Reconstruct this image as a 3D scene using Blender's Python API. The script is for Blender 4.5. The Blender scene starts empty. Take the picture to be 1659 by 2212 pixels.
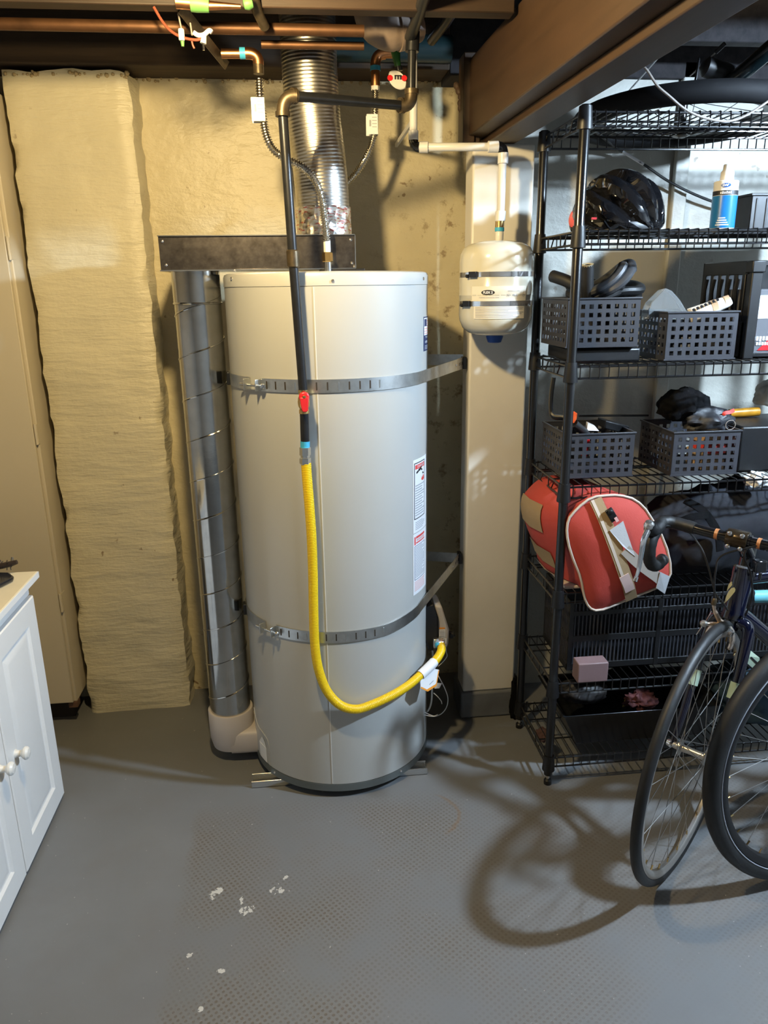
import bpy, math, random
from math import sin, cos, pi, radians, sqrt, atan2, hypot
from mathutils import Vector, Matrix, noise
random.seed(7)
sc = bpy.context.scene
col = sc.collection

# ------------------------------------------------------------------ camera
F_PX, PITCH, ROLL, EYE, YAW = 1631.6, radians(16.65), radians(-0.81), 1.4418, radians(6.0)
def _axes():
    cp, sp, c, s = cos(PITCH), sin(PITCH), cos(ROLL), sin(ROLL)
    fw = Vector((0, cp, -sp)); r0 = Vector((1, 0, 0)); u0 = Vector((0, sp, cp))
    r = c * r0 + s * u0; u = -s * r0 + c * u0
    rz = Matrix.Rotation(-YAW, 3, 'Z')
    return rz @ r, rz @ u, rz @ fw
CR, CU, CF = _axes()
ORG = Vector((0, 0, EYE))
cam_d = bpy.data.cameras.new('camera'); cam = bpy.data.objects.new('camera', cam_d); col.objects.link(cam)
cam_d.sensor_fit = 'HORIZONTAL'; cam_d.sensor_width = 36.0; cam_d.lens = F_PX / 1659 * 36.0
cam_d.clip_start = 0.05; cam_d.clip_end = 60
cam.matrix_world = Matrix.Translation(ORG) @ Matrix((CR, CU, -CF)).transposed().to_4x4()
sc.camera = cam
def P(x, y, X=None, Y=None, Z=None):
    """surveyed point: photo pixel -> point of the room on a known plane"""
    d = CF + CR * ((x - 829.5) / F_PX) - CU * ((y - 1106) / F_PX)
    t = X / d.x if X is not None else (Y / d.y if Y is not None else (Z - EYE) / d.z)
    return ORG + d * t

# ------------------------------------------------------------------ world and exposure
w = bpy.data.worlds.new('world'); sc.world = w; w.use_nodes = True
w.node_tree.nodes['Background'].inputs[0].default_value = (0.55, 0.6, 0.7, 1)
w.node_tree.nodes['Background'].inputs[1].default_value = 0.02
sc.view_settings.view_transform = 'Standard'; sc.view_settings.look = 'None'
sc.view_settings.gamma = 1.0; sc.view_settings.use_curve_mapping = False
sc.view_settings.exposure = 1.1
# the two bare bulbs that light the room (real emitting bulbs, built further down)
WARM_POS, WARM_COL, WARM_W = (-0.16, 1.33, 1.95), (1.0, 0.75, 0.37), 30.0
COOL_POS, COOL_COL, COOL_W = (1.78, 1.15, 2.02), (0.62, 0.80, 1.0), 120.0

# ------------------------------------------------------------------ mesh helpers
WL = {}
def W(o):
    return WL.get(o.name, Vector((0, 0, 0))) if o else Vector((0, 0, 0))
def tag(o, label=None, cat=None, group=None, kind=None):
    if label: o['label'] = label
    if cat: o['category'] = cat
    if group: o['group'] = group
    if kind: o['kind'] = kind
    return o
def thing(name, loc, label, cat, group=None):
    o = bpy.data.objects.new(name, None); col.objects.link(o)
    o.empty_display_size = 0.05; o.location = loc; WL[o.name] = Vector(loc)
    return tag(o, label, cat, group)
class MB:
    def __init__(s): s.v = []; s.f = []; s.m = []
    def add(s, vs, fs, m=0):
        n = len(s.v); s.v += [Vector(v) for v in vs]
        for f in fs: s.f.append([i + n for i in f]); s.m.append(m)
        return s
    def box(s, x0, x1, y0, y1, z0, z1, m=0):
        v = [(x0,y0,z0),(x1,y0,z0),(x1,y1,z0),(x0,y1,z0),(x0,y0,z1),(x1,y0,z1),(x1,y1,z1),(x0,y1,z1)]
        return s.add(v, [(3,2,1,0),(4,5,6,7),(0,1,5,4),(1,2,6,5),(2,3,7,6),(3,0,4,7)], m)
    def obox(s, c, ax, ay, az, hx, hy, hz, m=0):
        c = Vector(c); ax, ay, az = Vector(ax).normalized(), Vector(ay).normalized(), Vector(az).normalized()
        v = [c + ax*hx*i + ay*hy*j + az*hz*k for k in (-1,1) for (i,j) in ((-1,-1),(1,-1),(1,1),(-1,1))]
        return s.add(v, [(3,2,1,0),(4,5,6,7),(0,1,5,4),(1,2,6,5),(2,3,7,6),(3,0,4,7)], m)
    def bar(s, a, b, wd, th, up=(0,0,1), m=0):
        a, b = Vector(a), Vector(b); d = (b - a); L = d.length; d.normalize()
        sd = d.cross(Vector(up));
        if sd.length < 1e-4: sd = d.cross(Vector((1,0,0)))
        sd.normalize(); u2 = sd.cross(d)
        return s.obox((a + b) / 2, d, sd, u2, L / 2, wd / 2, th / 2, m)
    def tube(s, path, r, n=10, cap=True, closed=False, m=0, flat=1.0):
        path = [Vector(p) for p in path]; N = len(path)
        rs = list(r) if hasattr(r, '__len__') else [r] * N
        tans = []
        for i in range(N):
            if closed: t = path[(i+1) % N] - path[i-1]
            else: t = path[min(i+1, N-1)] - path[max(i-1, 0)]
            tans.append(t.normalized() if t.length > 1e-9 else Vector((0,0,1)))
        ref = Vector((0,0,1)) if abs(tans[0].z) < .9 else Vector((1,0,0))
        nr = (ref - tans[0] * ref.dot(tans[0])).normalized(); vs = []
        for i in range(N):
            t = tans[i]; nr = nr - t * nr.dot(t)
            nr = nr.normalized() if nr.length > 1e-6 else t.orthogonal().normalized()
            bn = t.cross(nr)
            for k in range(n):
                a = 2 * pi * k / n
                vs.append(path[i] + (nr * cos(a) + bn * sin(a) * flat) * rs[i])
        fs = []
        M_ = N if closed else N - 1
        for i in range(M_):
            j = (i + 1) % N
            for k in range(n):
                l = (k + 1) % n; fs.append((i*n+k, i*n+l, j*n+l, j*n+k))
        if cap and not closed:
            fs.append(tuple(reversed(range(n)))); fs.append(tuple((N-1)*n + k for k in range(n)))
        return s.add(vs, fs, m)
    def lathe(s, prof, n=32, c=(0,0,0), axis=None, m=0, a0=0, a1=2*pi, fn=None):
        """prof: (r, h) pairs along the axis"""
        c = Vector(c); az = Vector(axis or (0,0,1)).normalized()
        ax = az.orthogonal().normalized() if abs(az.z) < .999 else Vector((1,0,0)); ay = az.cross(ax)
        full = abs(a1 - a0 - 2*pi) < 1e-6; K = n if full else n + 1; vs = []; fs = []
        for (r, h) in prof:
            for k in range(K):
                a = a0 + (a1 - a0) * k / n; rr = fn(r, h, a) if fn else r
                vs.append(c + ax * (rr * cos(a)) + ay * (rr * sin(a)) + az * h)
        for i in range(len(prof) - 1):
            for k in range(n):
                l = (k + 1) % K; fs.append((i*K+k, i*K+l, (i+1)*K+l, (i+1)*K+k))
        if full:
            if prof[0][0] > 1e-6: fs.append(tuple(reversed(range(K))))
            if prof[-1][0] > 1e-6: fs.append(tuple((len(prof)-1)*K + k for k in range(K)))
        return s.add(vs, fs, m)
    def prism(s, poly, ex, m=0):
        """planar polygon of 3-D points extruded by vector ex"""
        ex = Vector(ex); p = [Vector(q) for q in poly]; n = len(p)
        fs = [tuple(reversed(range(n))), tuple(range(n, 2*n))]
        fs += [(i, (i+1) % n, n + (i+1) % n, n + i) for i in range(n)]
        return s.add(p + [q + ex for q in p], fs, m)
    def loft(s, rings, cap=True, closed=True, m=0):
        n = len(rings[0]); vs = [v for r in rings for v in r]; fs = []
        for i in range(len(rings) - 1):
            for k in range(n if closed else n - 1):
                l = (k + 1) % n; fs.append((i*n+k, i*n+l, (i+1)*n+l, (i+1)*n+k))
        if cap and closed:
            fs.append(tuple(reversed(range(n)))); fs.append(tuple((len(rings)-1)*n + k for k in range(n)))
        return s.add(vs, fs, m)
    def ribbon(s, pts, wdir, wd, th, m=0):
        """thick strap: pts along the middle, wdir width direction (single or list)"""
        pts = [Vector(p) for p in pts]; N = len(pts); rings = []
        for i, p in enumerate(pts):
            t = (pts[min(i+1, N-1)] - pts[max(i-1, 0)]).normalized()
            wv = Vector(wdir[i] if isinstance(wdir, list) else wdir); wv = (wv - t * wv.dot(t)).normalized(); nn = t.cross(wv)
            rings.append([p + wv*wd/2 + nn*th/2, p - wv*wd/2 + nn*th/2, p - wv*wd/2 - nn*th/2, p + wv*wd/2 - nn*th/2])
        return s.loft(rings, m=m)
    def build(s, name, mats, parent=None, loc=None, smooth=38, bevel=0, label=None):
        mats = mats if isinstance(mats, (list, tuple)) else [mats]
        off = W(parent) if parent else Vector(loc or (0,0,0))
        me = bpy.data.meshes.new(name)
        me.from_pydata([tuple(v - off) for v in s.v], [], s.f)
        for mt in mats: me.materials.append(mt)
        if len(mats) > 1: me.polygons.foreach_set('material_index', s.m)
        if smooth:
            me.polygons.foreach_set('use_smooth', [True] * len(me.polygons))
            me.set_sharp_from_angle(angle=radians(smooth))
        me.update()
        o = bpy.data.objects.new(name, me); col.objects.link(o)
        if parent: o.parent = parent; WL[o.name] = off
        else: o.location = off; WL[o.name] = off
        if bevel:
            b = o.modifiers.new('bevel', 'BEVEL'); b.width = bevel; b.segments = 2; b.limit_method = 'ANGLE'; b.angle_limit = radians(40)
        if label: o['label'] = label
        return o
def cyl_pt(c, r, deg, z): return Vector((c[0] + r * cos(radians(deg)), c[1] + r * sin(radians(deg)), z))
def patch(mb, c, r, a0, a1, z0, z1, th=0.0008, n=10, m=0):
    """curved sticker on a vertical cylinder (angles in degrees)"""
    rings = []
    for i in range(n + 1):
        a = a0 + (a1 - a0) * i / n
        rings.append([cyl_pt(c, r, a, z0), cyl_pt(c, r, a, z1), cyl_pt(c, r + th, a, z1), cyl_pt(c, r + th, a, z0)])
    return mb.loft(rings, m=m)
def oval(mb, fn, a, bq, n=14):
    """filled ellipse laid on a surface given by fn(u, v)"""
    us = [-cos(pi * k / n) for k in range(n + 1)]
    return mb.loft([[fn(a * u, -bq * sqrt(max(0, 1 - u * u))), fn(a * u, 0), fn(a * u, bq * sqrt(max(0, 1 - u * u)))] for u in us], cap=False, closed=False)
def smoothpath(pts, n=8):
    """Catmull-Rom through the points"""
    p = [Vector(q) for q in pts]; p = [2*p[0]-p[1]] + p + [2*p[-1]-p[-2]]; out = []
    for i in range(1, len(p) - 2):
        for k in range(n):
            t = k / n; a, b, c, d = p[i-1], p[i], p[i+1], p[i+2]
            out.append(0.5 * ((2*b) + (c-a)*t + (2*a-5*b+4*c-d)*t*t + (3*b-a-3*c+d)*t**3))
    return out + [p[-2]]
def resample(pts, step):
    L = [0]
    for a, b in zip(pts, pts[1:]): L.append(L[-1] + (b - a).length)
    n = max(2, int(L[-1] / step)); out = []; j = 0
    for i in range(n + 1):
        d = L[-1] * i / n
        while j < len(L) - 2 and L[j+1] < d: j += 1
        t = (d - L[j]) / max(1e-9, L[j+1] - L[j]); out.append(pts[j].lerp(pts[j+1], t))
    return out
def copy_tree(o, parent=None):
    c = o.copy(); col.objects.link(c)
    if parent: c.parent = parent
    for ch in [x for x in bpy.data.objects if x.parent == o]: copy_tree(ch, c)
    return c
def text_mesh(body, size, bold=0.0):
    cu = bpy.data.curves.new('lettering', 'FONT'); cu.body = body; cu.size = size; cu.align_x = 'CENTER'; cu.align_y = 'CENTER'
    cu.offset = bold; cu.resolution_u = 3
    o = bpy.data.objects.new('lettering', cu); col.objects.link(o)
    bpy.context.view_layer.update()
    me = bpy.data.meshes.new_from_object(o.evaluated_get(bpy.context.evaluated_depsgraph_get()))
    bpy.data.objects.remove(o); bpy.data.curves.remove(cu)
    return [v.co.copy() for v in me.vertices], [tuple(p.vertices) for p in me.polygons]
def text_on(mb, body, size, fn, bold=0.0, sx=1.0, m=0):
    """lettering mapped by fn(u, v) -> point"""
    v, f = text_mesh(body, size, bold)
    return mb.add([fn(q.x * sx, q.y) for q in v], f, m)

# ------------------------------------------------------------------ materials
def nodes(name):
    m = bpy.data.materials.new(name); m.use_nodes = True
    nt = m.node_tree; return m, nt, nt.nodes['Principled BSDF']
def N(nt, typ, **kw):
    n = nt.nodes.new(typ)
    for k, v in kw.items(): setattr(n, k, v)
    return n
def noise_tex(nt, scale, detail=4, vec=None, rough=0.6):
    n = N(nt, 'ShaderNodeTexNoise'); n.inputs['Scale'].default_value = scale; n.inputs['Detail'].default_value = detail
    n.inputs['Roughness'].default_value = rough
    if vec is None:
        tc = N(nt, 'ShaderNodeTexCoord'); vec = tc.outputs['Object']
    nt.links.new(vec, n.inputs['Vector']); return n
def ramp(nt, fac, stops):
    r = N(nt, 'ShaderNodeValToRGB'); e = r.color_ramp.elements
    while len(e) < len(stops): e.new(0.5)
    for i, (p, c) in enumerate(stops): e[i].position = p; e[i].color = (*c, 1) if len(c) == 3 else c
    nt.links.new(fac, r.inputs['Fac']); return r
def mixc(nt, fac, a, b, mode='MIX'):
    n = N(nt, 'ShaderNodeMix', data_type='RGBA', blend_type=mode)
    for s, v in ((0, fac), (6, a), (7, b)):
        if isinstance(v, (int, float)): n.inputs[s].default_value = v
        elif isinstance(v, tuple): n.inputs[s].default_value = (*v, 1)
        else: nt.links.new(v, n.inputs[s])
    return n.outputs[2]
def math_(nt, op, a, b=None, c=None):
    n = N(nt, 'ShaderNodeMath', operation=op)
    for i, v in enumerate((a, b, c)):
        if v is None: continue
        if isinstance(v, (int, float)): n.inputs[i].default_value = v
        else: nt.links.new(v, n.inputs[i])
    return n.outputs[0]
def bump(nt, bs, h, strength=0.3, dist=0.01):
    b = N(nt, 'ShaderNodeBump'); b.inputs['Strength'].default_value = strength; b.inputs['Distance'].default_value = dist
    nt.links.new(h, b.inputs['Height']); nt.links.new(b.outputs[0], bs.inputs['Normal']); return b
def mat(name, c, rough=0.5, metal=0.0, var=0.0, vs=8, bmp=0.0, bsc=60, bd=0.004, coat=0.0, spec=None, alpha=None, trans=None):
    m, nt, bs = nodes(name)
    bs.inputs['Base Color'].default_value = (*c, 1); bs.inputs['Roughness'].default_value = rough; bs.inputs['Metallic'].default_value = metal
    if coat: bs.inputs['Coat Weight'].default_value = coat; bs.inputs['Coat Roughness'].default_value = 0.08
    if spec is not None: bs.inputs['Specular IOR Level'].default_value = spec
    if trans: bs.inputs['Transmission Weight'].default_value = trans
    if var:
        nz = noise_tex(nt, vs)
        r = ramp(nt, nz.outputs[0], [(0.25, tuple(max(0, x * (1 - var)) for x in c)), (0.75, tuple(min(1, x * (1 + var)) for x in c))])
        nt.links.new(r.outputs[0], bs.inputs['Base Color'])
    if bmp:
        nz2 = noise_tex(nt, bsc); bump(nt, bs, nz2.outputs[0], bmp, bd)
    return m
def emit(name, c, s):
    m, nt, bs = nodes(name)
    bs.inputs['Base Color'].default_value = (*c, 1); bs.inputs['Emission Color'].default_value = (*c, 1); bs.inputs['Emission Strength'].default_value = s
    return m

M_black_plastic = mat('black_plastic', (0.005, 0.005, 0.006), 0.45, var=.3, vs=40)
M_grey_plastic = mat('dark_grey_plastic', (0.031, 0.032, 0.039), 0.45)
M_black_gloss = mat('black_gloss', (0.006, 0.006, 0.007), 0.08, coat=.6)
M_black_metal = mat('black_coated_steel', (0.004, 0.004, 0.005), 0.28, coat=.3)
M_rubber = mat('black_rubber', (0.0065, 0.0065, 0.007), 0.55, var=.3, vs=60)
M_tube_rubber = mat('grey_rubber', (0.035, 0.037, 0.042), 0.5)
M_galv = mat('galvanized_steel', (0.62, 0.64, 0.64), 0.36, 1.0, var=.18, vs=35, bmp=.05, bsc=120)
M_duct = mat('spiral_duct_steel', (0.50, 0.495, 0.475), 0.15, 1.0, var=.12, vs=20, bmp=.03, bsc=60)
M_alu = mat('flexible_aluminium', (0.60, 0.585, 0.55), 0.3, 1.0, var=.15, vs=40, bmp=.05, bsc=90)
M_chrome = mat('chrome', (0.78, 0.78, 0.79), 0.14, .92)
M_zinc = mat('zinc_plate', (0.72, 0.74, 0.75), 0.2, 1.0)
M_steel_hose = mat('stainless_hose', (0.66, 0.63, 0.56), 0.2, 1.0)
M_copper_old = mat('tarnished_copper', (0.11, 0.053, 0.025), 0.5, .7, var=.3, vs=18)
M_copper = mat('copper', (0.55, 0.26, 0.12), 0.36, 1.0, var=.3, vs=25)
M_brass = mat('brass', (0.70, 0.48, 0.20), 0.25, 1.0)
M_iron = mat('black_iron_pipe', (0.02, 0.021, 0.024), 0.33, 0.4, var=.3, vs=30)
M_iron_fit = mat('iron_fitting', (0.10, 0.075, 0.045), 0.42, 0.7, var=.4, vs=60)
M_heater = mat('heater_grey_enamel', (0.445, 0.45, 0.435), 0.33, var=.02, vs=3, coat=.25)
M_cap = mat('heater_cap_enamel', (0.455, 0.46, 0.445), 0.3, coat=.25)
M_base = mat('heater_base_steel', (0.16, 0.18, 0.18), 0.45, 0.5)
M_white_plastic = mat('white_plastic', (0.72, 0.71, 0.68), 0.35)
M_pex = mat('milky_plastic_pipe', (0.66, 0.66, 0.65), 0.35)
M_boot = mat('pale_grey_plastic', (0.50, 0.46, 0.44), 0.45)
M_tank = mat('tank_enamel', (0.58, 0.56, 0.47), 0.16, coat=.4)
M_blue = mat('blue_plastic', (0.01, 0.06, 0.26), 0.4)
M_tape = mat('blue_thread_tape', (0.05, 0.38, 0.62), 0.5)
M_red = mat('red_vinyl', (0.62, 0.02, 0.025), 0.35)
M_yellow = mat('yellow_coated_hose', (0.80, 0.53, 0.005), 0.38)
M_label = mat('white_label', (0.78, 0.79, 0.82), 0.4)
M_print = mat('print_black', (0.012, 0.012, 0.015), 0.5)
M_print_grey = mat('print_grey', (0.36, 0.37, 0.40), 0.5)
M_print_red = mat('print_red', (0.72, 0.07, 0.06), 0.5)
M_print_pink = mat('print_pink', (0.72, 0.42, 0.40), 0.5)
M_print_navy = mat('print_navy', (0.02, 0.035, 0.10), 0.5)
M_orange = mat('orange_card', (0.80, 0.30, 0.03), 0.5)
M_cab = mat('white_gloss_paint', (0.74, 0.74, 0.74), 0.4, var=.02, vs=4)
M_cabtop = mat('cream_worktop', (0.72, 0.64, 0.46), 0.4, var=.05, vs=12)
M_tall = mat('cream_cabinet_paint', (0.56, 0.50, 0.38), 0.5, var=.04, vs=3)
M_gap_shadow = mat('gap_shadow', (0.03, 0.022, 0.015), 0.9)  # dark tone that paints the shadow inside slots and recesses
M_bagred = mat('coral_red_fabric', (0.42, 0.048, 0.034), 0.75, bmp=.1, bsc=300)
M_olive = mat('tan_fabric', (0.30, 0.21, 0.11), 0.8, bmp=.1, bsc=300)
M_webbing = mat('grey_webbing', (0.42, 0.42, 0.43), 0.7, bmp=.15, bsc=400)
M_piping = mat('cream_piping', (0.55, 0.47, 0.40), 0.5)
M_pack = mat('charcoal_fabric', (0.020, 0.021, 0.025), 1.0, var=.2, vs=20, bmp=.1, bsc=60, spec=.1)
M_cloth = mat('black_fabric', (0.0035, 0.0035, 0.004), 1.0, spec=.12, bmp=.4, bsc=60)
M_navy = mat('navy_bike_paint', (0.003, 0.004, 0.014), 0.12, coat=.8)
M_olive_logo = mat('pale_olive_decal', (0.42, 0.43, 0.28), 0.4)
M_mint = mat('pale_green_decal', (0.36, 0.46, 0.36), 0.4)
M_cyan = mat('pale_blue_paint', (0.16, 0.50, 0.58), 0.35)
M_clear = mat('clear_plastic', (0.75, 0.80, 0.82), 0.12, trans=.85)
M_shoe = mat('white_leather', (0.68, 0.63, 0.56), 0.5)
M_shoe_tan = mat('tan_leather', (0.45, 0.30, 0.18), 0.55)
M_darkred = mat('dark_red_fabric', (0.075, 0.018, 0.02), 0.8)
M_pink = mat('dusty_pink_card', (0.19, 0.125, 0.13), 0.5)  # pink base darkened for the shadow the box sits in
M_green = mat('green_enamel', (0.03, 0.16, 0.03), 0.4)
M_verd = mat('green_tape', (0.10, 0.26, 0.07), 0.5)
M_wire_red = mat('red_wire', (0.20, 0.045, 0.02), 0.5)
M_amber = mat('amber_plastic', (0.55, 0.24, 0.01), 0.4)
M_orange_pl = mat('orange_plastic', (0.75, 0.10, 0.02), 0.35)
M_rim_silver = mat('silver_rim', (0.60, 0.58, 0.55), 0.3, .9)
M_drain = mat('painted_drain_pipe', (0.20, 0.15, 0.12), 0.5, var=.15, vs=20, bmp=.2, bsc=50)
M_cable = mat('grey_cable', (0.30, 0.26, 0.23), 0.5)

def wood(name, c1, c2, axis_scale, rough=.45):
    m, nt, bs = nodes(name)
    tc = N(nt, 'ShaderNodeTexCoord'); mp = N(nt, 'ShaderNodeMapping'); mp.inputs['Scale'].default_value = axis_scale
    nt.links.new(tc.outputs['Object'], mp.inputs[0])
    nz = noise_tex(nt, 6, 6, mp.outputs[0]); r = ramp(nt, nz.outputs[0], [(0.3, c1), (0.7, c2)])
    nt.links.new(r.outputs[0], bs.inputs['Base Color']); bs.inputs['Roughness'].default_value = rough
    bump(nt, bs, nz.outputs[0], .15, .004); return m
M_beam = wood('brown_painted_timber', (0.030, 0.0155, 0.0075), (0.044, 0.0225, 0.011), (6, .6, 6), .5)
M_joist = wood('old_joist_timber', (0.018, 0.010, 0.005), (0.046, 0.024, 0.012), (.6, 8, 8), .6)
M_sill = wood('dark_sill_timber', (0.030, 0.018, 0.009), (0.060, 0.036, 0.018), (.6, 8, 8), .8)
M_deck = wood('subfloor_boards', (0.012, 0.011, 0.013), (0.035, 0.03, 0.032), (6, .8, 6), .9)

def wall_mat(name, base, stain_box=None, spots=0.0, rough=.42, streak=5, strength=.42):
    m, nt, bs = nodes(name)
    tc = N(nt, 'ShaderNodeTexCoord')
    n1 = noise_tex(nt, 2.2, 4); n2 = noise_tex(nt, 14, 5)
    a = ramp(nt, n1.outputs[0], [(0.3, tuple(x * .9 for x in base)), (0.7, tuple(min(1, x * 1.06) for x in base))])
    # small chips and rusty specks in the paint
    sp = noise_tex(nt, 26, 3, rough=.5); th = ramp(nt, sp.outputs[0], [(0.70 - spots, (0, 0, 0)), (0.74 - spots, (1, 1, 1))])
    big = noise_tex(nt, 3.1, 2); gate = ramp(nt, big.outputs[0], [(0.48, (0, 0, 0)), (0.62, (1, 1, 1))])
    f = math_(nt, 'MULTIPLY', th.outputs[0], gate.outputs[0]); f = math_(nt, 'MULTIPLY', f, .75)
    if stain_box:
        sx = N(nt, 'ShaderNodeSeparateXYZ'); nt.links.new(tc.outputs['Object'], sx.inputs[0])
        x0, x1 = stain_box
        g = math_(nt, 'SMOOTH_MIN', 1.0, math_(nt, 'MAXIMUM', math_(nt, 'DIVIDE', math_(nt, 'SUBTRACT', sx.outputs[0], x0), x1 - x0), 0.0), .1)
        sp2 = noise_tex(nt, 17, 5, rough=.7); t2 = ramp(nt, sp2.outputs[0], [(0.56, (0, 0, 0)), (0.66, (1, 1, 1))])
        f = math_(nt, 'MAXIMUM', f, math_(nt, 'MULTIPLY', math_(nt, 'MULTIPLY', t2.outputs[0], g), .7))
    c = mixc(nt, f, a.outputs[0], (0.16, 0.085, 0.03))
    nt.links.new(c, bs.inputs['Base Color']); bs.inputs['Roughness'].default_value = rough
    # trowelled plaster: horizontal strokes plus lumps
    mp = N(nt, 'ShaderNodeMapping'); mp.inputs['Scale'].default_value = (2.5, 2.5, streak); nt.links.new(tc.outputs['Object'], mp.inputs[0])
    n3 = noise_tex(nt, 3.0, 5, mp.outputs[0])
    h = math_(nt, 'ADD', math_(nt, 'MULTIPLY', n3.outputs[0], 1.0), math_(nt, 'MULTIPLY', n2.outputs[0], .6))
    bump(nt, bs, h, strength, .018)
    return m
M_wall = wall_mat('cream_masonry_paint', (0.58, 0.51, 0.335), (0.18, 0.5))
M_pier = wall_mat('cream_plaster_paint', (0.62, 0.565, 0.405), None, 0, .42, 13, .5)
M_wall_pale = wall_mat('pale_masonry_paint', (0.43, 0.42, 0.37), None, .03, .5, 4, .35)
M_post = mat('cream_post_paint', (0.68, 0.65, 0.58), .45, var=.05, vs=5, bmp=.08, bsc=30)
M_plinth = mat('grey_paint', (0.13, 0.14, 0.155), .6, var=.2, vs=12, bmp=.2, bsc=30)
M_shell = mat('plain_far_wall', (0.50, 0.48, 0.45), .8)

def floor_mat():
    m, nt, bs = nodes('grey_floor_paint')
    tc = N(nt, 'ShaderNodeTexCoord'); sx = N(nt, 'ShaderNodeSeparateXYZ'); nt.links.new(tc.outputs['Object'], sx.inputs[0])
    X, Y_ = sx.outputs[0], sx.outputs[1]
    n1 = noise_tex(nt, 1.6, 5); n2 = noise_tex(nt, 9, 6)
    base = ramp(nt, n1.outputs[0], [(0.3, (0.136, 0.141, 0.145)), (0.7, (0.174, 0.179, 0.184))])
    c = mixc(nt, math_(nt, 'MULTIPLY', ramp(nt, n2.outputs[0], [(0.45, (0,0,0)), (0.75, (1,1,1))]).outputs[0], .4), base.outputs[0], (0.145, 0.14, 0.135))
    # stud pattern of an old mat, worn into the paint
    k = pi / 0.0115; ca_, sa_ = cos(radians(33)), sin(radians(33))
    u = math_(nt, 'MULTIPLY', math_(nt, 'ADD', math_(nt, 'MULTIPLY', X, ca_), math_(nt, 'MULTIPLY', Y_, sa_)), k)
    v = math_(nt, 'MULTIPLY', math_(nt, 'SUBTRACT', math_(nt, 'MULTIPLY', Y_, ca_), math_(nt, 'MULTIPLY', X, sa_)), k)
    d = math_(nt, 'ABSOLUTE', math_(nt, 'MULTIPLY', math_(nt, 'SINE', u), math_(nt, 'SINE', v)))
    dots = ramp(nt, d, [(0.50, (0, 0, 0)), (0.78, (1, 1, 1))]).outputs[0]
    wob = math_(nt, 'MULTIPLY', math_(nt, 'SUBTRACT', n2.outputs[0], .5), .05)
    inx = ramp(nt, math_(nt, 'ADD', math_(nt, 'ADD', X, wob), .5), [(0.137, (0,0,0)), (0.165, (1,1,1))]).outputs[0]
    iny = ramp(nt, math_(nt, 'MULTIPLY', math_(nt, 'ADD', Y_, wob), .5), [(0.915, (1,1,1)), (0.955, (0,0,0))]).outputs[0]
    pt = ramp(nt, noise_tex(nt, 3.2, 5).outputs[0], [(0.38, (.05,.05,.05)), (0.62, (1,1,1))]).outputs[0]
    fade = ramp(nt, X, [(0.0, (1,1,1)), (0.9, (.45,.45,.45))]).outputs[0]
    reg = math_(nt, 'MULTIPLY', inx, iny)
    f = math_(nt, 'MULTIPLY', math_(nt, 'MULTIPLY', math_(nt, 'MULTIPLY', dots, reg), pt), fade)
    c = mixc(nt, math_(nt, 'MULTIPLY', f, .85), c, (0.075, 0.060, 0.044))
    grime = math_(nt, 'MULTIPLY', math_(nt, 'MULTIPLY', reg, pt), .38)
    c = mixc(nt, grime, c, (0.15, 0.125, 0.10))
    # chipped patches where the pale concrete shows
    def spot(x, y, r):
        dx = math_(nt, 'SUBTRACT', X, x); dy = math_(nt, 'SUBTRACT', Y_, y)
        dd = math_(nt, 'SQRT', math_(nt, 'ADD', math_(nt, 'MULTIPLY', dx, dx), math_(nt, 'MULTIPLY', dy, dy)))
        return ramp(nt, math_(nt, 'DIVIDE', dd, r), [(0.35, (.26,.26,.26)), (1.0, (0,0,0))]).outputs[0], dd
    chips = None
    for (x, y, r) in ((-.118, 1.558, .030), (-.095, 1.595, .018), (-.272, 1.562, .026), (-.262, 1.58, .02), (-.192, 1.505, .03), (-.20, 1.535, .02), (-.31, 1.39, .015), (-.235, 1.34, .014), (-.27, 1.25, .014)):
        s_, _ = spot(x, y, r); chips = s_ if chips is None else math_(nt, 'MAXIMUM', chips, s_)
    nc = noise_tex(nt, 55, 4, rough=.65)
    cf = ramp(nt, math_(nt, 'ADD', nc.outputs[0], chips), [(0.735, (0,0,0)), (0.75, (1,1,1))]).outputs[0]
    c = mixc(nt, cf, c, (0.52, 0.50, 0.46))
    # rust drip line
    _, dd = spot(.30, 1.79, .1)
    ring = math_(nt, 'ABSOLUTE', math_(nt, 'SUBTRACT', math_(nt, 'ADD', dd, wob), .088))
    rf = math_(nt, 'MULTIPLY', ramp(nt, ring, [(0.002, (1,1,1)), (0.0065, (0,0,0))]).outputs[0], ramp(nt, X, [(0.33, (0,0,0)), (0.36, (1,1,1))]).outputs[0])
    c = mixc(nt, math_(nt, 'MULTIPLY', rf, .5), c, (0.17, 0.09, 0.03))
    # fine flecks
    fl = noise_tex(nt, 95, 1); ff = ramp(nt, fl.outputs[0], [(0.765, (0,0,0)), (0.785, (1,1,1))]).outputs[0]
    c = mixc(nt, math_(nt, 'MULTIPLY', ff, .6), c, (0.42, 0.40, 0.36))
    nt.links.new(c, bs.inputs['Base Color'])
    bs.inputs['Roughness'].default_value = .5
    h = math_(nt, 'SUBTRACT', math_(nt, 'MULTIPLY', n2.outputs[0], .3), math_(nt, 'MULTIPLY', f, .5))
    bump(nt, bs, h, .35, .004)
    return m
M_floor = floor_mat()
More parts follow.
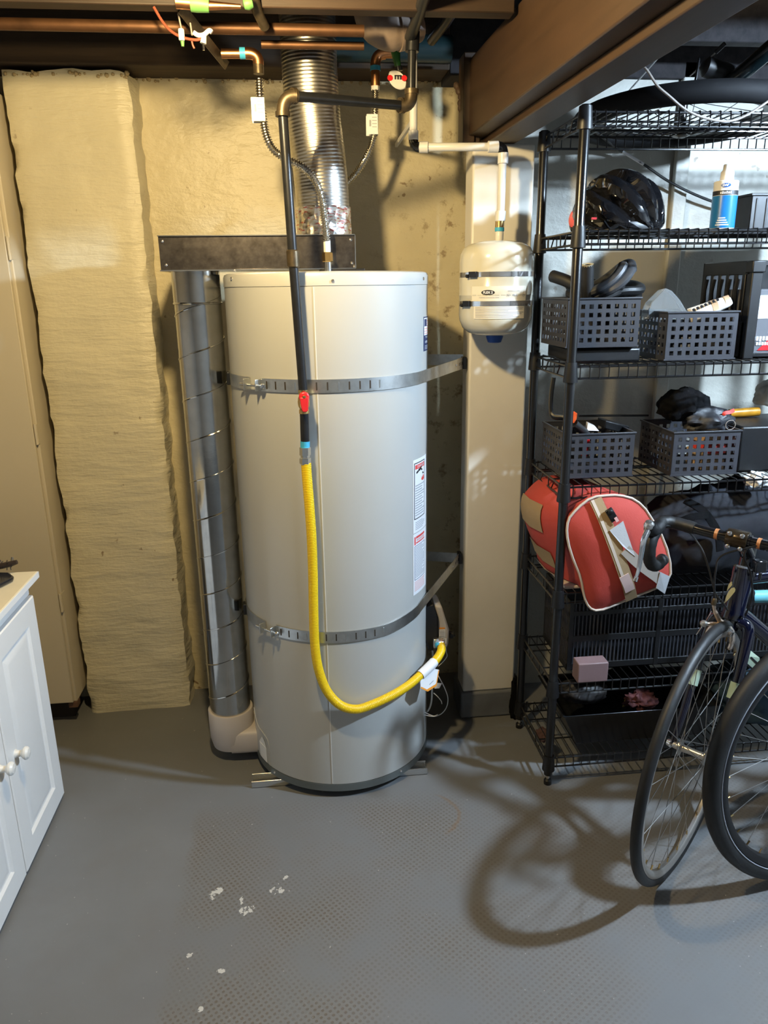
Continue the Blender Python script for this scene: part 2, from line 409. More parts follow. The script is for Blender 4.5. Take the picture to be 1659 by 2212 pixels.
def foil_mat():
    m, nt, bs = nodes('printed_foil_tape')
    bs.inputs['Metallic'].default_value = 1; bs.inputs['Roughness'].default_value = .3
    tc = N(nt, 'ShaderNodeTexCoord'); mp = N(nt, 'ShaderNodeMapping'); mp.inputs['Scale'].default_value = (9, 9, 42); nt.links.new(tc.outputs['Object'], mp.inputs[0])
    nz = noise_tex(nt, 5, 2, mp.outputs[0]); f = ramp(nt, nz.outputs[0], [(0.56, (0,0,0)), (0.6, (1,1,1))])
    c = mixc(nt, math_(nt, 'MULTIPLY', f.outputs[0], .85), (0.90, 0.86, 0.80), (0.62, 0.13, 0.10)); nt.links.new(c, bs.inputs['Base Color'])
    v = N(nt, 'ShaderNodeTexVoronoi'); v.inputs['Scale'].default_value = 42; nt.links.new(tc.outputs['Object'], v.inputs['Vector'])
    bump(nt, bs, v.outputs[0], .55, .012); return m
M_foil = foil_mat()
# ================================================================== THE SETTING
def nz(p, s, seed=0): return noise.noise(Vector(p) * s + Vector((seed * 7.3, seed * 3.1, seed * 5.7)))
def structure(o, label=None): return tag(o, label, None, None, 'structure')
b = MB(); b.box(-2.4, 3.2, -2.2, 2.9, -0.06, 0.0)
structure(b.build('floor', M_floor, smooth=0), 'grey painted concrete floor with a worn stud pattern and white chips')
def rough_wall(name, m, x0, x1, y, z0, z1, amp, seed, label):
    nx, nzc = int((x1 - x0) / .04) + 1, int((z1 - z0) / .04) + 1; mb = MB(); vs = []
    for k in range(nzc + 1):
        for i in range(nx + 1):
            x = x0 + (x1 - x0) * i / nx; z = z0 + (z1 - z0) * k / nzc
            d = nz((x, 0, z * .8), 2.6, seed) * amp + nz((x, 0, z * 1.6), 9, seed + 1) * amp * .45
            vs.append((x, y + d, z))
    n = len(vs); vs += [(x, y + .16, z) for (x, _, z) in vs]
    fs = []
    for k in range(nzc):
        for i in range(nx):
            a = k * (nx + 1) + i; q = (a, a + 1, a + nx + 2, a + nx + 1); fs.append(q); fs.append(tuple(reversed([j + n for j in q])))
    for i in range(nx):
        t = nzc * (nx + 1) + i; fs.append((t, t + 1, t + 1 + n, t + n)); fs.append((i + 1, i, i + n, i + 1 + n))
    mb.add(vs, fs); return structure(mb.build(name, m, smooth=60), label)
rough_wall('wall_back', M_wall, -1.75, .60, 2.595, 0, 2.05, .007, 1, 'cream painted plaster wall behind the water heater')
rough_wall('wall_right', M_wall_pale, .60, 3.1, 2.475, 0, 2.12, .007, 4, 'pale painted block wall behind the wire rack')
b = MB(); b.box(1.19, 1.235, 2.455, 2.475, 0, 2.08); structure(b.build('trim_4', M_wall_pale, bevel=.004), 'narrow vertical batten on the wall behind the rack')
b = MB(); b.box(.585, .605, 2.47, 2.6, 0, 2.1); structure(b.build('trim_5', M_wall_pale), 'return of the wall beside the cream post')
# far sides of the cellar, outside the frame
for nm, bx in (('wall_left', (-2.4, -2.3, -2.2, 2.75, 0, 2.25)), ('wall_far', (3.1, 3.2, -2.2, 2.75, 0, 2.25)), ('wall_front', (-2.4, 3.2, -2.2, -2.1, 0, 2.25))):
    b = MB(); b.box(*bx); structure(b.build(nm, M_shell, smooth=0), 'plain cellar wall ' + {'wall_left': 'left of the cream cabinet', 'wall_far': 'far right of the bicycles', 'wall_front': 'opposite the water heater'}[nm])
# lumpy plastered pier
mb = MB(); rings = []
x0, x1, y0, y1 = -.800, -.449, 2.47, 2.60
per = [(x0 + (x1 - x0) * i / 14, y0) for i in range(15)] + [(x1, y0 + (y1 - y0) * i / 4) for i in range(1, 5)] + [(x1 - (x1 - x0) * i / 4, y1) for i in range(1, 5)] + [(x0, y1 - (y1 - y0) * i / 4) for i in range(1, 4)]
for k in range(91):
    z = 2.035 * k / 90; ring = []
    for j, (x, y) in enumerate(per):
        ed = 1.0 if j in (0, 14, 15, 27) or x in (x0, x1) else .3
        dx = (nz((x, y, z), 13, 3) * .009 + nz((x, y, z), 34, 2) * .006) * ed; dy = nz((x, 1, z * 1.4), 7, 5) * .007 + nz((x, 1, z * 2.2), 22, 6) * .003
        if j in (0, 14): dy += .008; dx += .004 if j == 0 else -.004
        zz = z
        if k == 90: zz += nz((x, 3, 0), 15, 8) * .012
        if k == 0: zz += 0
        ring.append((x + dx, y + dy, zz))
    rings.append(ring)
mb.loft(rings); structure(mb.build('trim_1', M_pier, smooth=50), 'lumpy cream plastered pier between the tall cabinet and the duct')
# crumbly mortar along the wall top
mb = MB()
for i in range(120):
    x = random.uniform(-.79, .48); y = 2.472 if x < -.45 else 2.594; r = random.uniform(.003, .008)
    z = (2.026 if x < -.45 else 2.044) + random.uniform(-.006, .004)
    mb.lathe([(0, -r), (r * .8, -r * .5), (r, 0), (r * .7, r * .6), (0, r)], 6, (x, y + random.uniform(-.008, .008), z), (random.random(), random.random(), 1))
o = mb.build('mortar_crumbs', mat('dirty_mortar', (.40, .31, .17), .9)); o.parent = bpy.data.objects['wall_back']; tag(o, None, None, None, 'stuff')
# timber above the wall
b = MB(); b.box(-2.3, .47, 2.452, 2.7, 2.046, 2.2); structure(b.build('trim_3', M_sill, bevel=.004), 'dark timber sill along the top of the cream wall')
b = MB(); b.box(.47, 3.1, 2.455, 2.7, 2.032, 2.2); structure(b.build('trim_6', M_deck, bevel=.004), 'dark timber sill above the wire rack')
b = MB(); b.box(-2.4, 3.2, -2.2, 2.9, 2.205, 2.26); ceil = structure(b.build('ceiling', M_deck, smooth=0), 'dark boarded underside of the floor above')
for y in (1.86, 1.45, .95, .5, .05, -.4, -.9, -1.4):
    b = MB(); b.box(-2.38, .50, y, y + .042, 2.012 if y > 1.8 else 2.03, 2.205); b.build('joist', M_joist, ceil, bevel=.003)
for y in (2.2, 1.72, .3, -.2, -.7, -1.2):
    b = MB(); b.box(.67, 3.1, y, y + .042, 2.06, 2.205); b.build('joist', M_deck, ceil, bevel=.003)
for i in range(11):
    b = MB(); x = .68 + i * .22; b.box(x, x + .212, -2.1, 2.6, 2.194, 2.205); b.build('plank', M_deck, ceil, bevel=.002)
# main beam: an upper timber and a lower board, running from the post towards the viewer
def off(y): return (1.66 - y) * .036
def sheared(mb, xa, xb, ya, yb, za, zb):
    v = []
    for z in (za, zb):
        for (x, y) in ((xa, ya), (xb, ya), (xb, yb), (xa, yb)): v.append((x + off(y), y, z))
    return mb.add(v, [(3,2,1,0),(4,5,6,7),(0,1,5,4),(1,2,6,5),(2,3,7,6),(3,0,4,7)])
b = MB(); sheared(b, .518, .640, -2.1, 2.42, 1.842, 2.035); beam = structure(b.build('ceiling_beam', M_beam, bevel=.004), 'brown painted timber ceiling beam resting on the cream post')
b = MB(); sheared(b, .566, .648, -2.1, 2.42, 1.821, 1.842); b.build('lower_board', M_beam, beam, bevel=.003)
b = MB(); b.box(.478, .512, 2.29, 2.36, 1.825, 2.05); b.box(.512, .53, 2.30, 2.35, 1.825, 2.05); structure(b.build('trim_7', M_beam, bevel=.003), 'short upright brown board beside the beam end')
# post with its grey plinth
b = MB(); b.box(.503, .682, 2.27, 2.365, .10, 1.820); post = structure(b.build('trim_2', M_post, bevel=.006), 'cream painted timber post carrying the expansion tank')
b = MB(); b.box(.495, .690, 2.262, 2.40, 0, .10); b.build('plinth', M_plinth, post, bevel=.008, label='grey painted plinth')

# ------------------------------------------------------------------ the two bulbs (above the frame)
def bulb(name, pos, colr, watts, r, label):
    x, y, z = pos
    t = thing(name, (x, y, 2.2), label, 'light bulb')
    g = MB(); g.lathe([(0, -r)] + [(r * sin(a * pi / 12), -r * cos(a * pi / 12)) for a in range(1, 11)] + [(r * .45, r * 1.15), (.012, r * 1.3)], 20, pos)
    g.build('glass', emit(name + '_glow', colr, watts / (pi * 4 * pi * r * r)), t)
    s = MB(); s.lathe([(.013, r * 1.25), (.017, r * 1.3), (.02, r * 1.9), (.02, 2.2 - z)], 16, pos); s.build('socket', M_white_plastic, t); return t
bulb('ceiling_bulb', WARM_POS, WARM_COL, WARM_W, .032, 'bare warm bulb hung from the joists near the water heater')
cool = bulb('ceiling_bulb', COOL_POS, COOL_COL, COOL_W, .045, 'bare cool white bulb hung from the joists above the bicycles')

g = MB(); cx, cy, cz = COOL_POS; g.lathe([(.021, cz + .085), (.06, cz + .078), (.12, cz + .045), (.145, cz + .012), (.146, cz + .010), (.144, cz + .010), (.118, cz + .043), (.06, cz + .075), (.021, cz + .082)], 40, (cx, cy, 0)); g.build('added_shade', M_white_plastic, cool)  # unseen dish added over the cool bulb to block its upward light
# ================================================================== WATER HEATER
HC = (.079, 2.17); HR = .277
ht = thing('water_heater', (HC[0], HC[1], .021), 'tall grey cylindrical gas water heater strapped to the cream wall', 'water heater')
b = MB(); b.lathe([(HR - .01, .046), (HR, .048), (HR, 1.4435), (HR - .002, 1.4445)], 96, (*HC, 0)); b.build('jacket', M_heater, ht)
b = MB(); b.lathe([(HR - .002, 1.4440), (HR + .0012, 1.4448), (HR + .0012, 1.468), (HR - .002, 1.4745), (HR - .009, 1.4775), (HR - .05, 1.479), (0, 1.481)], 96, (*HC, 0)); cap = b.build('top_cap', M_cap, ht)
b = MB(); b.lathe([(HR - .03, .021), (HR - .004, .021), (HR + .001, .024), (HR + .001, .046), (HR - .012, .0475)], 96, (*HC, 0)); base = b.build('base_ring', M_base, ht)
b = MB(); patch(b, HC, HR - .0003, -98.45, -98.95, .05, 1.443, .0012, 2); b.build('jacket_seam', mat('seam_enamel', (.66, .66, .65), .3), ht)
def screw(parent, p, nrm, r=.0045, m=None):
    g = MB(); g.lathe([(r, 0), (r, .0012), (r * .7, .0028), (0, .0034)], 12, p, nrm); return g.build('screw', m or M_chrome, parent)
for a, z in ((-152, 1.4655), (-89, 1.455), (-27.2, 1.459)): screw(cap, cyl_pt(HC, HR + .001, a, z), (cos(radians(a)), sin(radians(a)), 0))
for a, z in ((-140, .036), (-53.4, .038)): screw(base, cyl_pt(HC, HR + .001, a, z), (cos(radians(a)), sin(radians(a)), 0), .004)
# intake opening, lower left: white plate and the raised jacket edge round it
b = MB(); patch(b, HC, HR + .0006, -158.5, -148.2, .05, .10, .001, 8); b.add([cyl_pt(HC, HR + .0016, a, z) for a, z in ((-158.5, .10), (-148.2, .10), (-149.4, .118), (-153, .131))], [(0, 1, 2, 3)])
b.build('intake_plate', mat('bright_white_plate', (.80, .80, .78), .4), ht, smooth=0, label='white plate at the air intake')
b = MB(); edge = smoothpath([cyl_pt(HC, HR + .0004, a, z) for a, z in ((-170, .185), (-166, .168), (-160, .150), (-152, .146), (-146.5, .136), (-144.8, .115), (-144.7, .08), (-144.7, .049))], 6)
b.tube(edge, .0018, 6); b.build('intake_edge', M_heater, ht)
# warning stickers on the right side
def HS(u0a, u1a, z0, z1, lift):      # sticker coordinates -> cylinder
    def fn(u, v): return cyl_pt(HC, HR + lift, u0a + (u1a - u0a) * u, z0 + (z1 - z0) * v)
    return fn
def bars(mb, fn_patch, rows, seed=1):
    rr = random.Random(seed)
    for (u0, u1, v0, v1, n) in rows:
        for i in range(n):
            va = v1 - (v1 - v0) * (i + .25) / n; vb = v1 - (v1 - v0) * (i + .7) / n
            ue = u1 - (u1 - u0) * rr.choice([0, 0, .03, .1, .25]); fn_patch(mb, u0, ue, vb, va)
def sticker(name, a0, a1, z0, z1, items, label, m=M_label):
    g = MB(); patch(g, HC, HR + .0002, a0, a1, z0, z1, .0006, 10); st = g.build(name, m, ht, label=label)
    for nm, mt, lift, shapes in items:
        g = MB()
        def pp(mb, u0, u1, v0, v1, lift=lift): patch(mb, HC, HR + .0008 + lift, a0 + (a1 - a0) * u0, a0 + (a1 - a0) * u1, z0 + (z1 - z0) * v0, z0 + (z1 - z0) * v1, .0002, 8)
        shapes(g, pp, lambda lf: HS(a0, a1, z0, z1, .0011 + lf)); g.build(nm, mt, st)
    return st
def frame_shape(u0, u1, v0, v1, t, tv):
    def s(g, pp, fn):
        pp(g, u0, u0 + t, v0, v1); pp(g, u1 - t, u1, v0, v1); pp(g, u0, u1, v0, v0 + tv); pp(g, u0, u1, v1 - tv, v1)
    return s
def lines(rows, seed=1):
    def s(g, pp, fn): bars(g, lambda mb, *q: pp(mb, *q), rows, seed)
    return s
def words(items):
    def s(g, pp, fn):
        f = fn(0)
        for (txt, u, v, size, asp) in items: text_on(g, txt, size, lambda x, y, u=u, v=v, asp=asp: f(u + x * asp, v + y), .0)
    return s
def pict(g, pp, fn):       # burning figure pictogram
    f = fn(0)
    def poly(pts): g.add([f(u, v) for u, v in pts], [tuple(range(len(pts)))])
    poly([(.17, .83), (.30, .85), (.31, .82), (.18, .805)]); poly([(.30, .86), (.42, .87), (.56, .90), (.57, .875), (.44, .835), (.32, .825)])
    poly([(.44, .86), (.58, .845), (.60, .82), (.50, .825)]); poly([(.55, .91), (.63, .92), (.64, .90), (.57, .89)])
    poly([(.58, .80), (.70, .785), (.72, .765), (.60, .77)])
sticker('danger_label', -40.2, -20, .775, .985, [
    ('black_frame', M_print, 0, frame_shape(.05, .80, .185, .955, .035, .012)),
    ('red_header', M_print_red, 0, lambda g, pp, fn: pp(g, .11, .75, .868, .925)),
    ('lettering', M_label, .0003, words([('DANGER', .47, .897, .045, 2.6)])),
    ('pictogram', M_print, 0, pict),
    ('flame', M_print_red, .0001, lambda g, pp, fn: g.add([fn(0)(u, v) for u, v in ((.50, .70), (.56, .74), (.60, .72), (.66, .76), (.72, .73), (.74, .69), (.62, .675))], [tuple(range(7))])),
    ('small_print', M_print_grey, 0, lines([(.12, .73, .22, .66, 13), (.12, .78, .03, .15, 5)], 3))], 'white danger label with black frame and red header')
sticker('safety_label', -40.3, -20, .588, .772, [
    ('red_header', M_print_red, 0, lambda g, pp, fn: (pp(g, .06, .13, .82, .95), pp(g, .16, .78, .915, .95), pp(g, .16, .78, .835, .855))),
    ('lettering', M_print_red, .0002, words([('WARNING', .47, .885, .05, 2.4)])),
    ('rule', M_print_navy, 0, frame_shape(.07, .8, .24, .80, .02, .007)),
    ('small_print', M_print_grey, 0, lines([(.12, .74, .27, .78, 20)], 5)),
    ('pink_panel', M_print_pink, 0, lines([(.07, .8, .05, .22, 7)], 8))], 'white safety label with red header and pink foot')
sticker('flag_label', -26.2, -12, 1.272, 1.362, [
    ('navy_band', M_print_navy, 0, lambda g, pp, fn: (pp(g, 0, 1, 0, .46), pp(g, 0, .07, .46, 1), pp(g, 0, 1, .965, 1))),
    ('canton', M_print_navy, .0001, lambda g, pp, fn: pp(g, .12, .5, .72, .93)),
    ('stripes', M_print_pink, 0, lambda g, pp, fn: [pp(g, .12 if k < 3 else .52, 1, .49 + k * .072, .525 + k * .072) for k in range(6)]),
    ('lettering', M_label, .0003, words([('MADE IN', .5, .40, .075, 1.5), ('AMERICA', .52, .26, .10, 1.5)])),
    ('small_print', M_print_grey, .0002, lines([(.15, .9, .04, .17, 3)], 2))], 'small navy and white flag label')
# gas control on the right side
def XZ(pts, Y, s=.12658, ox=870, oy=1280): return [P(ox + x * s, oy + y * s, Y=Y) for x, y in pts]
yv = 2.085
g = MB(); g.prism(XZ([(385,270),(450,232),(530,200),(605,430),(605,790),(520,990),(440,985),(372,790)], yv), (0, .13, 0)); gv = g.build('control_cover', M_black_plastic, ht, bevel=.004, label='black octagonal gas control cover')
g = MB(); g.prism(XZ([(545,225),(670,240),(730,430),(795,640),(780,910),(700,990),(600,960),(607,790),(607,430)], yv + .012), (0, .10, 0)); g.build('control_housing', mat('warm_grey_plastic', (.50, .47, .45), .4), gv, bevel=.006, label='pale grey control housing')
g = MB(); g.prism(XZ([(620,600),(722,600),(722,620),(620,624)], yv + .010), (0, .0012, 0)); g.build('orange_stripe', M_orange, gv, smooth=0)
g = MB(); g.prism(XZ([(622,632),(728,628),(726,770),(615,775)], yv + .010), (0, .0012, 0)); g.prism(XZ([(690,785),(750,780),(745,915),(685,920)], yv + .010), (0, .0012, 0)); g.build('control_label', M_label, gv, smooth=0)
g = MB()
for k in range(5): g.prism(XZ([(632,650+k*24),(715,648+k*24),(715,657+k*24),(632,660+k*24)], yv + .0092), (0, .0006, 0))
g.prism(XZ([(697,800),(722,800),(720,860),(695,860)], yv + .0092), (0, .0006, 0)); g.prism(XZ([(697,872),(742,870),(740,900),(695,905)], yv + .0092), (0, .0006, 0)); g.build('control_print', M_print_grey, gv, smooth=0)
kc = XZ([(800, 720)], yv + .06)[0]; g = MB(); g.lathe([(.012, 0), (.012, .010), (.009, .012)], 16, kc, (1, 0, 0)); g.obox(kc + Vector((.013, 0, 0)), (1,0,0), (0,1,0), (0,0,1), .003, .011, .002); g.build('control_knob', M_black_plastic, gv)
fc = XZ([(596, 850)], yv - .002)[0]; g = MB(); g.box(fc.x - .014, fc.x + .012, yv - .012, yv + .03, fc.z - .015, fc.z + .015); g.build('gas_inlet', M_galv, gv, bevel=.002)
g = MB(); g.lathe([(.0105, 0), (.0115, .004), (.010, .010)], 16, (fc.x, yv - .012, fc.z), (.1, -.8, -.35)); g.build('thread_tape', M_tape, gv, label='blue thread tape')
pt = smoothpath([XZ([(505,990)], 2.12)[0], XZ([(520,1250)], 2.11)[0], XZ([(505,1500)], 2.10)[0], XZ([(490,1850)], 2.09)[0], XZ([(440,2000)], 2.09)[0], XZ([(380,2040)], 2.10)[0], XZ([(300,2050)], 2.12)[0]], 8)
g = MB(); g.tube(pt, .0032, 8); g.build('burner_tube', M_galv, ht)
g = MB(); g.tube(smoothpath([XZ([q], 2.08)[0] for q in ((735,930),(745,1010),(755,1090),(690,1180),(605,1260))], 8), .0011, 6); g.tube(smoothpath([XZ([q], 2.07)[0] for q in ((585,1380),(650,1500),(720,1640),(770,1800),(750,1950),(670,2060),(560,2110),(450,2105),(365,2085))], 8), .0014, 6)
g.tube(smoothpath([XZ([q], 2.075)[0] for q in ((530,1715),(600,1780),(655,1850),(668,1900))], 6), .0014, 6); g.tube(smoothpath([XZ([q], 2.075)[0] for q in ((365,2040),(440,2075),(530,2105),(600,2080))], 6), .0013, 6); g.build('sensor_wire', M_white_plastic, ht)
g = MB(); g.prism(XZ([(565,1540),(670,1550),(625,1635),(540,1640)], 2.07), (0, .0008, 0)); g.build('wire_tag', M_label, ht, smooth=0)
g = MB(); c_ = XZ([(545, 1300)], 2.10)[0]; g.box(c_.x - .006, c_.x + .006, 2.09, 2.115, c_.z - .007, c_.z + .007); g.build('igniter_clip', M_black_plastic, ht, bevel=.001)

# strut channel under the heater (front one shows)
g = MB(); y0s, y1s, xs0, xs1 = 1.972, 2.013, -.204, .330
g.box(xs0, xs1, y0s, y0s + .0025, 0, .0205); g.box(xs0, xs1, y1s - .0025, y1s, 0, .0205); g.box(xs0, xs1, y0s, y1s, 0, .0025)
g.box(xs0, xs1, y0s, y0s + .005, .018, .0205); g.box(xs0, xs1, y1s - .005, y1s, .018, .0205)
g.tube([(xs0, y0s + .0015, .0205), (xs1, y0s + .0015, .0205)], .0024, 10); g.tube([(xs0, y1s - .0015, .0205), (xs1, y1s - .0015, .0205)], .0024, 10)  # round beads added so the lip edges catch a bright glint
tag(g.build('strut_channel', M_zinc, loc=((xs0 + xs1) / 2, (y0s + y1s) / 2, 0), bevel=.0006), 'galvanized strut channel lying on the floor under the heater', 'channel')

# ------------------------------------------------------------------ seismic straps
def strap(name, zf, end, back_end, label, tilt=0.0):
    t = thing(name, (HC[0], HC[1], zf(-100)), label, 'strap', 'perforated steel straps around the heater'); hw = .033; r = HR + .0022
    a_gap0, a_gap1 = -139.5, -131.0
    # right hand band: from the bolt gap round the front to the tangent, then on to the post
    e = Vector(end); dx, dy = e.x - HC[0], e.y - HC[1]; D = hypot(dx, dy); at_ = math.degrees(atan2(dy, dx)) - math.degrees(math.acos(r / D))
    pts = [cyl_pt(HC, r, a_gap1 + (at_ - a_gap1) * i / 40, zf(a_gap1 + (at_ - a_gap1) * i / 40)) for i in range(41)]
    tp = pts[-1]; pts += [tp.lerp(e, k / 6) for k in range(1, 7)]
    g = MB(); g.ribbon(pts, (0, 0, 1), hw, .0018); fb = g.build('front_band', M_galv, t)
    pts = [cyl_pt(HC, r, a_gap0 - i * (a_gap0 + 270) / 24, zf(a_gap0 - i * (a_gap0 + 270) / 24)) for i in range(25)]
    g = MB(); g.ribbon(pts, (0, 0, 1), hw, .0018); g.build('side_band', M_galv, t)
    be = Vector(back_end); D2 = hypot(be.x - HC[0], be.y - HC[1]); ab = math.degrees(atan2(be.y - HC[1], be.x - HC[0])) + math.degrees(math.acos(r / D2)); t2p = cyl_pt(HC, r, ab, be.z); pts = [cyl_pt(HC, r, ab + 40 - k * 8, be.z) for k in range(5)] + [t2p.lerp(be, k / 6) for k in range(7)]
    g = MB(); g.ribbon(pts, (0, 0, 1), hw, .0018); g.build('rear_band', M_galv, t)
    # slots along the band: plates painted dark for the shadow inside, some pale as lit
    for i in range(12):
        a = -127 + i * 5.6
        if a > -63: break
        g = MB(); patch(g, HC, r + .0008, a - .34, a + .34, zf(a) - .010, zf(a) + .010, .0008, 2); g.build('slot', M_zinc if i % 4 == 3 else M_gap_shadow, fb)
    # the clamp: two turned-up ears and a bolt across
    for a, s in ((a_gap0, -1), (a_gap1, 1)):
        n = Vector((cos(radians(a)), sin(radians(a)), 0)); tg = Vector((-n.y, n.x, 0)); c = cyl_pt(HC, r, a, zf(a))
        g = MB(); g.obox(c + n * .011, n, tg, (0, 0, 1), .011, .0012, .0145); g.build('clamp_ear', M_galv, t, bevel=.001)
    p0, p1 = cyl_pt(HC, r + .013, a_gap0 - 5.5, zf(a_gap0) - .002), cyl_pt(HC, r + .013, a_gap1 + 3.5, zf(a_gap1) - .002)
    g = MB(); g.tube([p0, p1], .0035, 10); d = (p1 - p0).normalized(); g.lathe([(.0072, 0), (.0072, .006), (.005, .0075)], 6, p1 - d * .004, d); g.lathe([(.0068, 0), (.0068, .006)], 6, p0 + d * .022, d); g.build('clamp_bolt', M_zinc, t)
    # perforated end tab on the post
    dr = (e - tp).normalized(); g = MB(); g.ribbon([e - dr * .052, e - dr * .02, e + dr * .004], (0, 0, 1), hw + .001, .0022); tb = g.build('end_tab', mat(name + '_tab', (.74, .72, .68), .35, .6), t)
    nn = Vector((dr.y, -dr.x, 0))
    for k in range(3):
        g = MB(); g.obox(e - dr * (.036 - k * .013) + nn * .0012, dr, nn, (0, 0, 1), .0012, .0006, .0045); g.build('slot', M_gap_shadow, tb)
    g = MB(); g.lathe([(.0035, 0), (.0035, .001), (0, .0022)], 10, e - dr * .06 + nn * .001, nn); g.build('rivet', M_chrome, t)
    g = MB(); g.obox(e + dr * .006, (1, 0, 0), (0, 1, 0), (0, 0, 1), .006, .016, .018); g.build('wall_lug', M_iron, t, bevel=.002)
    a = -171.5; n = Vector((cos(radians(a)), sin(radians(a)), 0)); g = MB(); g.obox(cyl_pt(HC, r + .004, a, zf(a)), n, (-n.y, n.x, 0), (0, 0, 1), .005, .014, .017); g.build('side_bracket', M_iron, t, bevel=.002)
    return t
strap('seismic_strap', lambda a: 1.2055, (.490, 2.295, 1.2145), (.494, 2.315, 1.2215), 'upper perforated steel strap around the heater')
def zlow(a): return .520 + max(0, (a + 62)) * .00055 + max(0, a + 35) * .0009
strap('seismic_strap', zlow, (.488, 2.30, .580), (.494, 2.33, .570), 'lower perforated steel strap around the heater above the hose loop')

# ================================================================== VENTING
# spiral duct on its plastic boot
dc = Vector((-.272, 2.17, 0)); dr_ = .0625
t = thing('spiral_duct', (dc.x, dc.y, .16), 'shiny spiral seamed steel duct standing left of the heater', 'duct')
g = MB(); g.lathe([(dr_, .16), (dr_, 1.437)], 64, dc); g.build('duct_tube', M_duct, t)
g = MB()
pitch = .116
hel = [Vector((dc.x + (dr_ + .0004) * cos(a), dc.y + (dr_ + .0004) * sin(a), .17 + (a + 5.2) / (2 * pi) * pitch)) for a in [i * pi / 24 - 5.2 for i in range(int(48 * 10.9))]]
hel = [h for h in hel if h.z < 1.425]; g.tube(hel, .0022, 5); g.build('spiral_seam', M_duct, t)
g = MB(); g.lathe([(dr_ - .001, 1.40), (dr_ + .0025, 1.402), (dr_ + .0035, 1.4045), (dr_ + .0015, 1.407), (dr_ + .0015, 1.487), (dr_ - .001, 1.487)], 64, dc); g.build('duct_collar', M_duct, t)
# boot
t = thing('intake_boot', (dc.x, dc.y, .012), 'pale grey plastic elbow joining the spiral duct to the heater base', 'duct elbow')
g = MB(); R1 = dr_ + .008
g.lathe([(R1 - .030, .030), (R1 - .008, .040), (R1 - .001, .07), (R1, .10), (R1, .163), (R1 - .002, .166), (R1 - .008, .166), (R1 - .009, .158)], 56, dc); g.build('duct_socket', M_boot, t)
g = MB(); rings = []
for x, y0b, y1b, zt in ((-.272, 2.102, 2.238, .112), (-.23, 2.100, 2.240, .112), (-.19, 2.100, 2.240, .112), (-.168, 2.100, 2.240, .112)):
    ring = []
    for k in range(24):
        a = 2 * pi * k / 24; cx, cz = cos(a), sin(a); e = .32
        ring.append((x, (y0b + y1b) / 2 + (y1b - y0b) / 2 * math.copysign(abs(cx) ** e, cx), .071 + .041 * math.copysign(abs(cz) ** e, cz)))
    rings.append(ring)
g.loft(rings); g.build('branch', M_boot, t, smooth=50)

# flat sheet metal transition box on top
bx0, bx1, by0, by1, bz0, bz1 = -.350, .153, 2.10, 2.30, 1.489, 1.571
t = thing('duct_box', ((bx0 + bx1) / 2, 2.20, bz0), 'flat galvanized sheet metal box above the heater joining duct and vent', 'duct box')
M_boxsteel = mat('mottled_galvanized_sheet', (.17, .152, .14), .26, 1.0, var=.45, vs=45, bmp=.05, bsc=40)  # base darkened to stand for the dark room the sheet reflects
g = MB(); g.box(bx0, bx1, by0, by1, bz0, bz1); g.build('box_body', M_boxsteel, t, bevel=.001)
g = MB(); g.box(bx0 - .001, bx1 + .001, by0 - .006, by1 + .004, bz1, bz1 + .0022); g.box(bx0 - .001, bx1 + .001, by0 - .010, by1 + .004, bz0 - .003, bz0); g.box(bx1, bx1 + .0025, by0 - .004, by1, bz0, bz1); g.build('box_flange', M_zinc, t)
for x, z in ((bx0 + .010, bz1 - .012), (bx0 + .014, bz0 + .012), (bx1 - .010, bz1 - .012), (bx1 - .008, bz0 + .012), (bx1 - .002, bz0 + .004)): screw(t, (x, by0, z), (0, -1, 0), .004)
screw(t, (-.162, by0 - .006, bz0 - .002), (0, -.6, -.8), .005)
g = MB(); g.box(.06, .175, 2.06, 2.16, 1.4805, 1.4865); g.build('gasket', M_black_plastic, t, bevel=.001)
# flexible vent
vp = [Vector((.0775, 2.2, 1.56)), Vector((.0770, 2.2, 1.62)), Vector((.0755, 2.2, 1.68)), Vector((.0715, 2.2, 1.75)), Vector((.064, 2.2, 1.82)), Vector((.058, 2.2, 1.885)), Vector((.055, 2.2, 1.96)), Vector((.0535, 2.2, 2.05)), Vector((.053, 2.2, 2.18))]
vp = resample(smoothpath(vp, 10), .0016); rad = []; L = 0
for i, p in enumerate(vp):
    q = (i * .0016) / .0085; f = abs((q % 1) - .5) * 2; rad.append(.0712 + .0007 * f + .0008 * nz((0, 0, p.z), 30))
t = thing('flexible_vent', (.0775, 2.2, 1.571), 'corrugated aluminium vent pipe rising from the sheet metal box', 'vent pipe')
g = MB(); g.tube(vp, rad, 48); g.build('vent_tube', M_alu, t, smooth=80)
g = MB()
def crumple(r, h, a): return r + .0022 * nz((cos(a), sin(a), h * 14), 3.2, 2) + .0012 * nz((cos(a), sin(a), h * 14), 9, 4)
g.lathe([(.0742, 1.5735 + k * .0035) for k in range(22)], 72, (.0775, 2.2, 0), fn=crumple); g.build('foil_tape', M_foil, t, smooth=25, label='crumpled foil tape with red print')

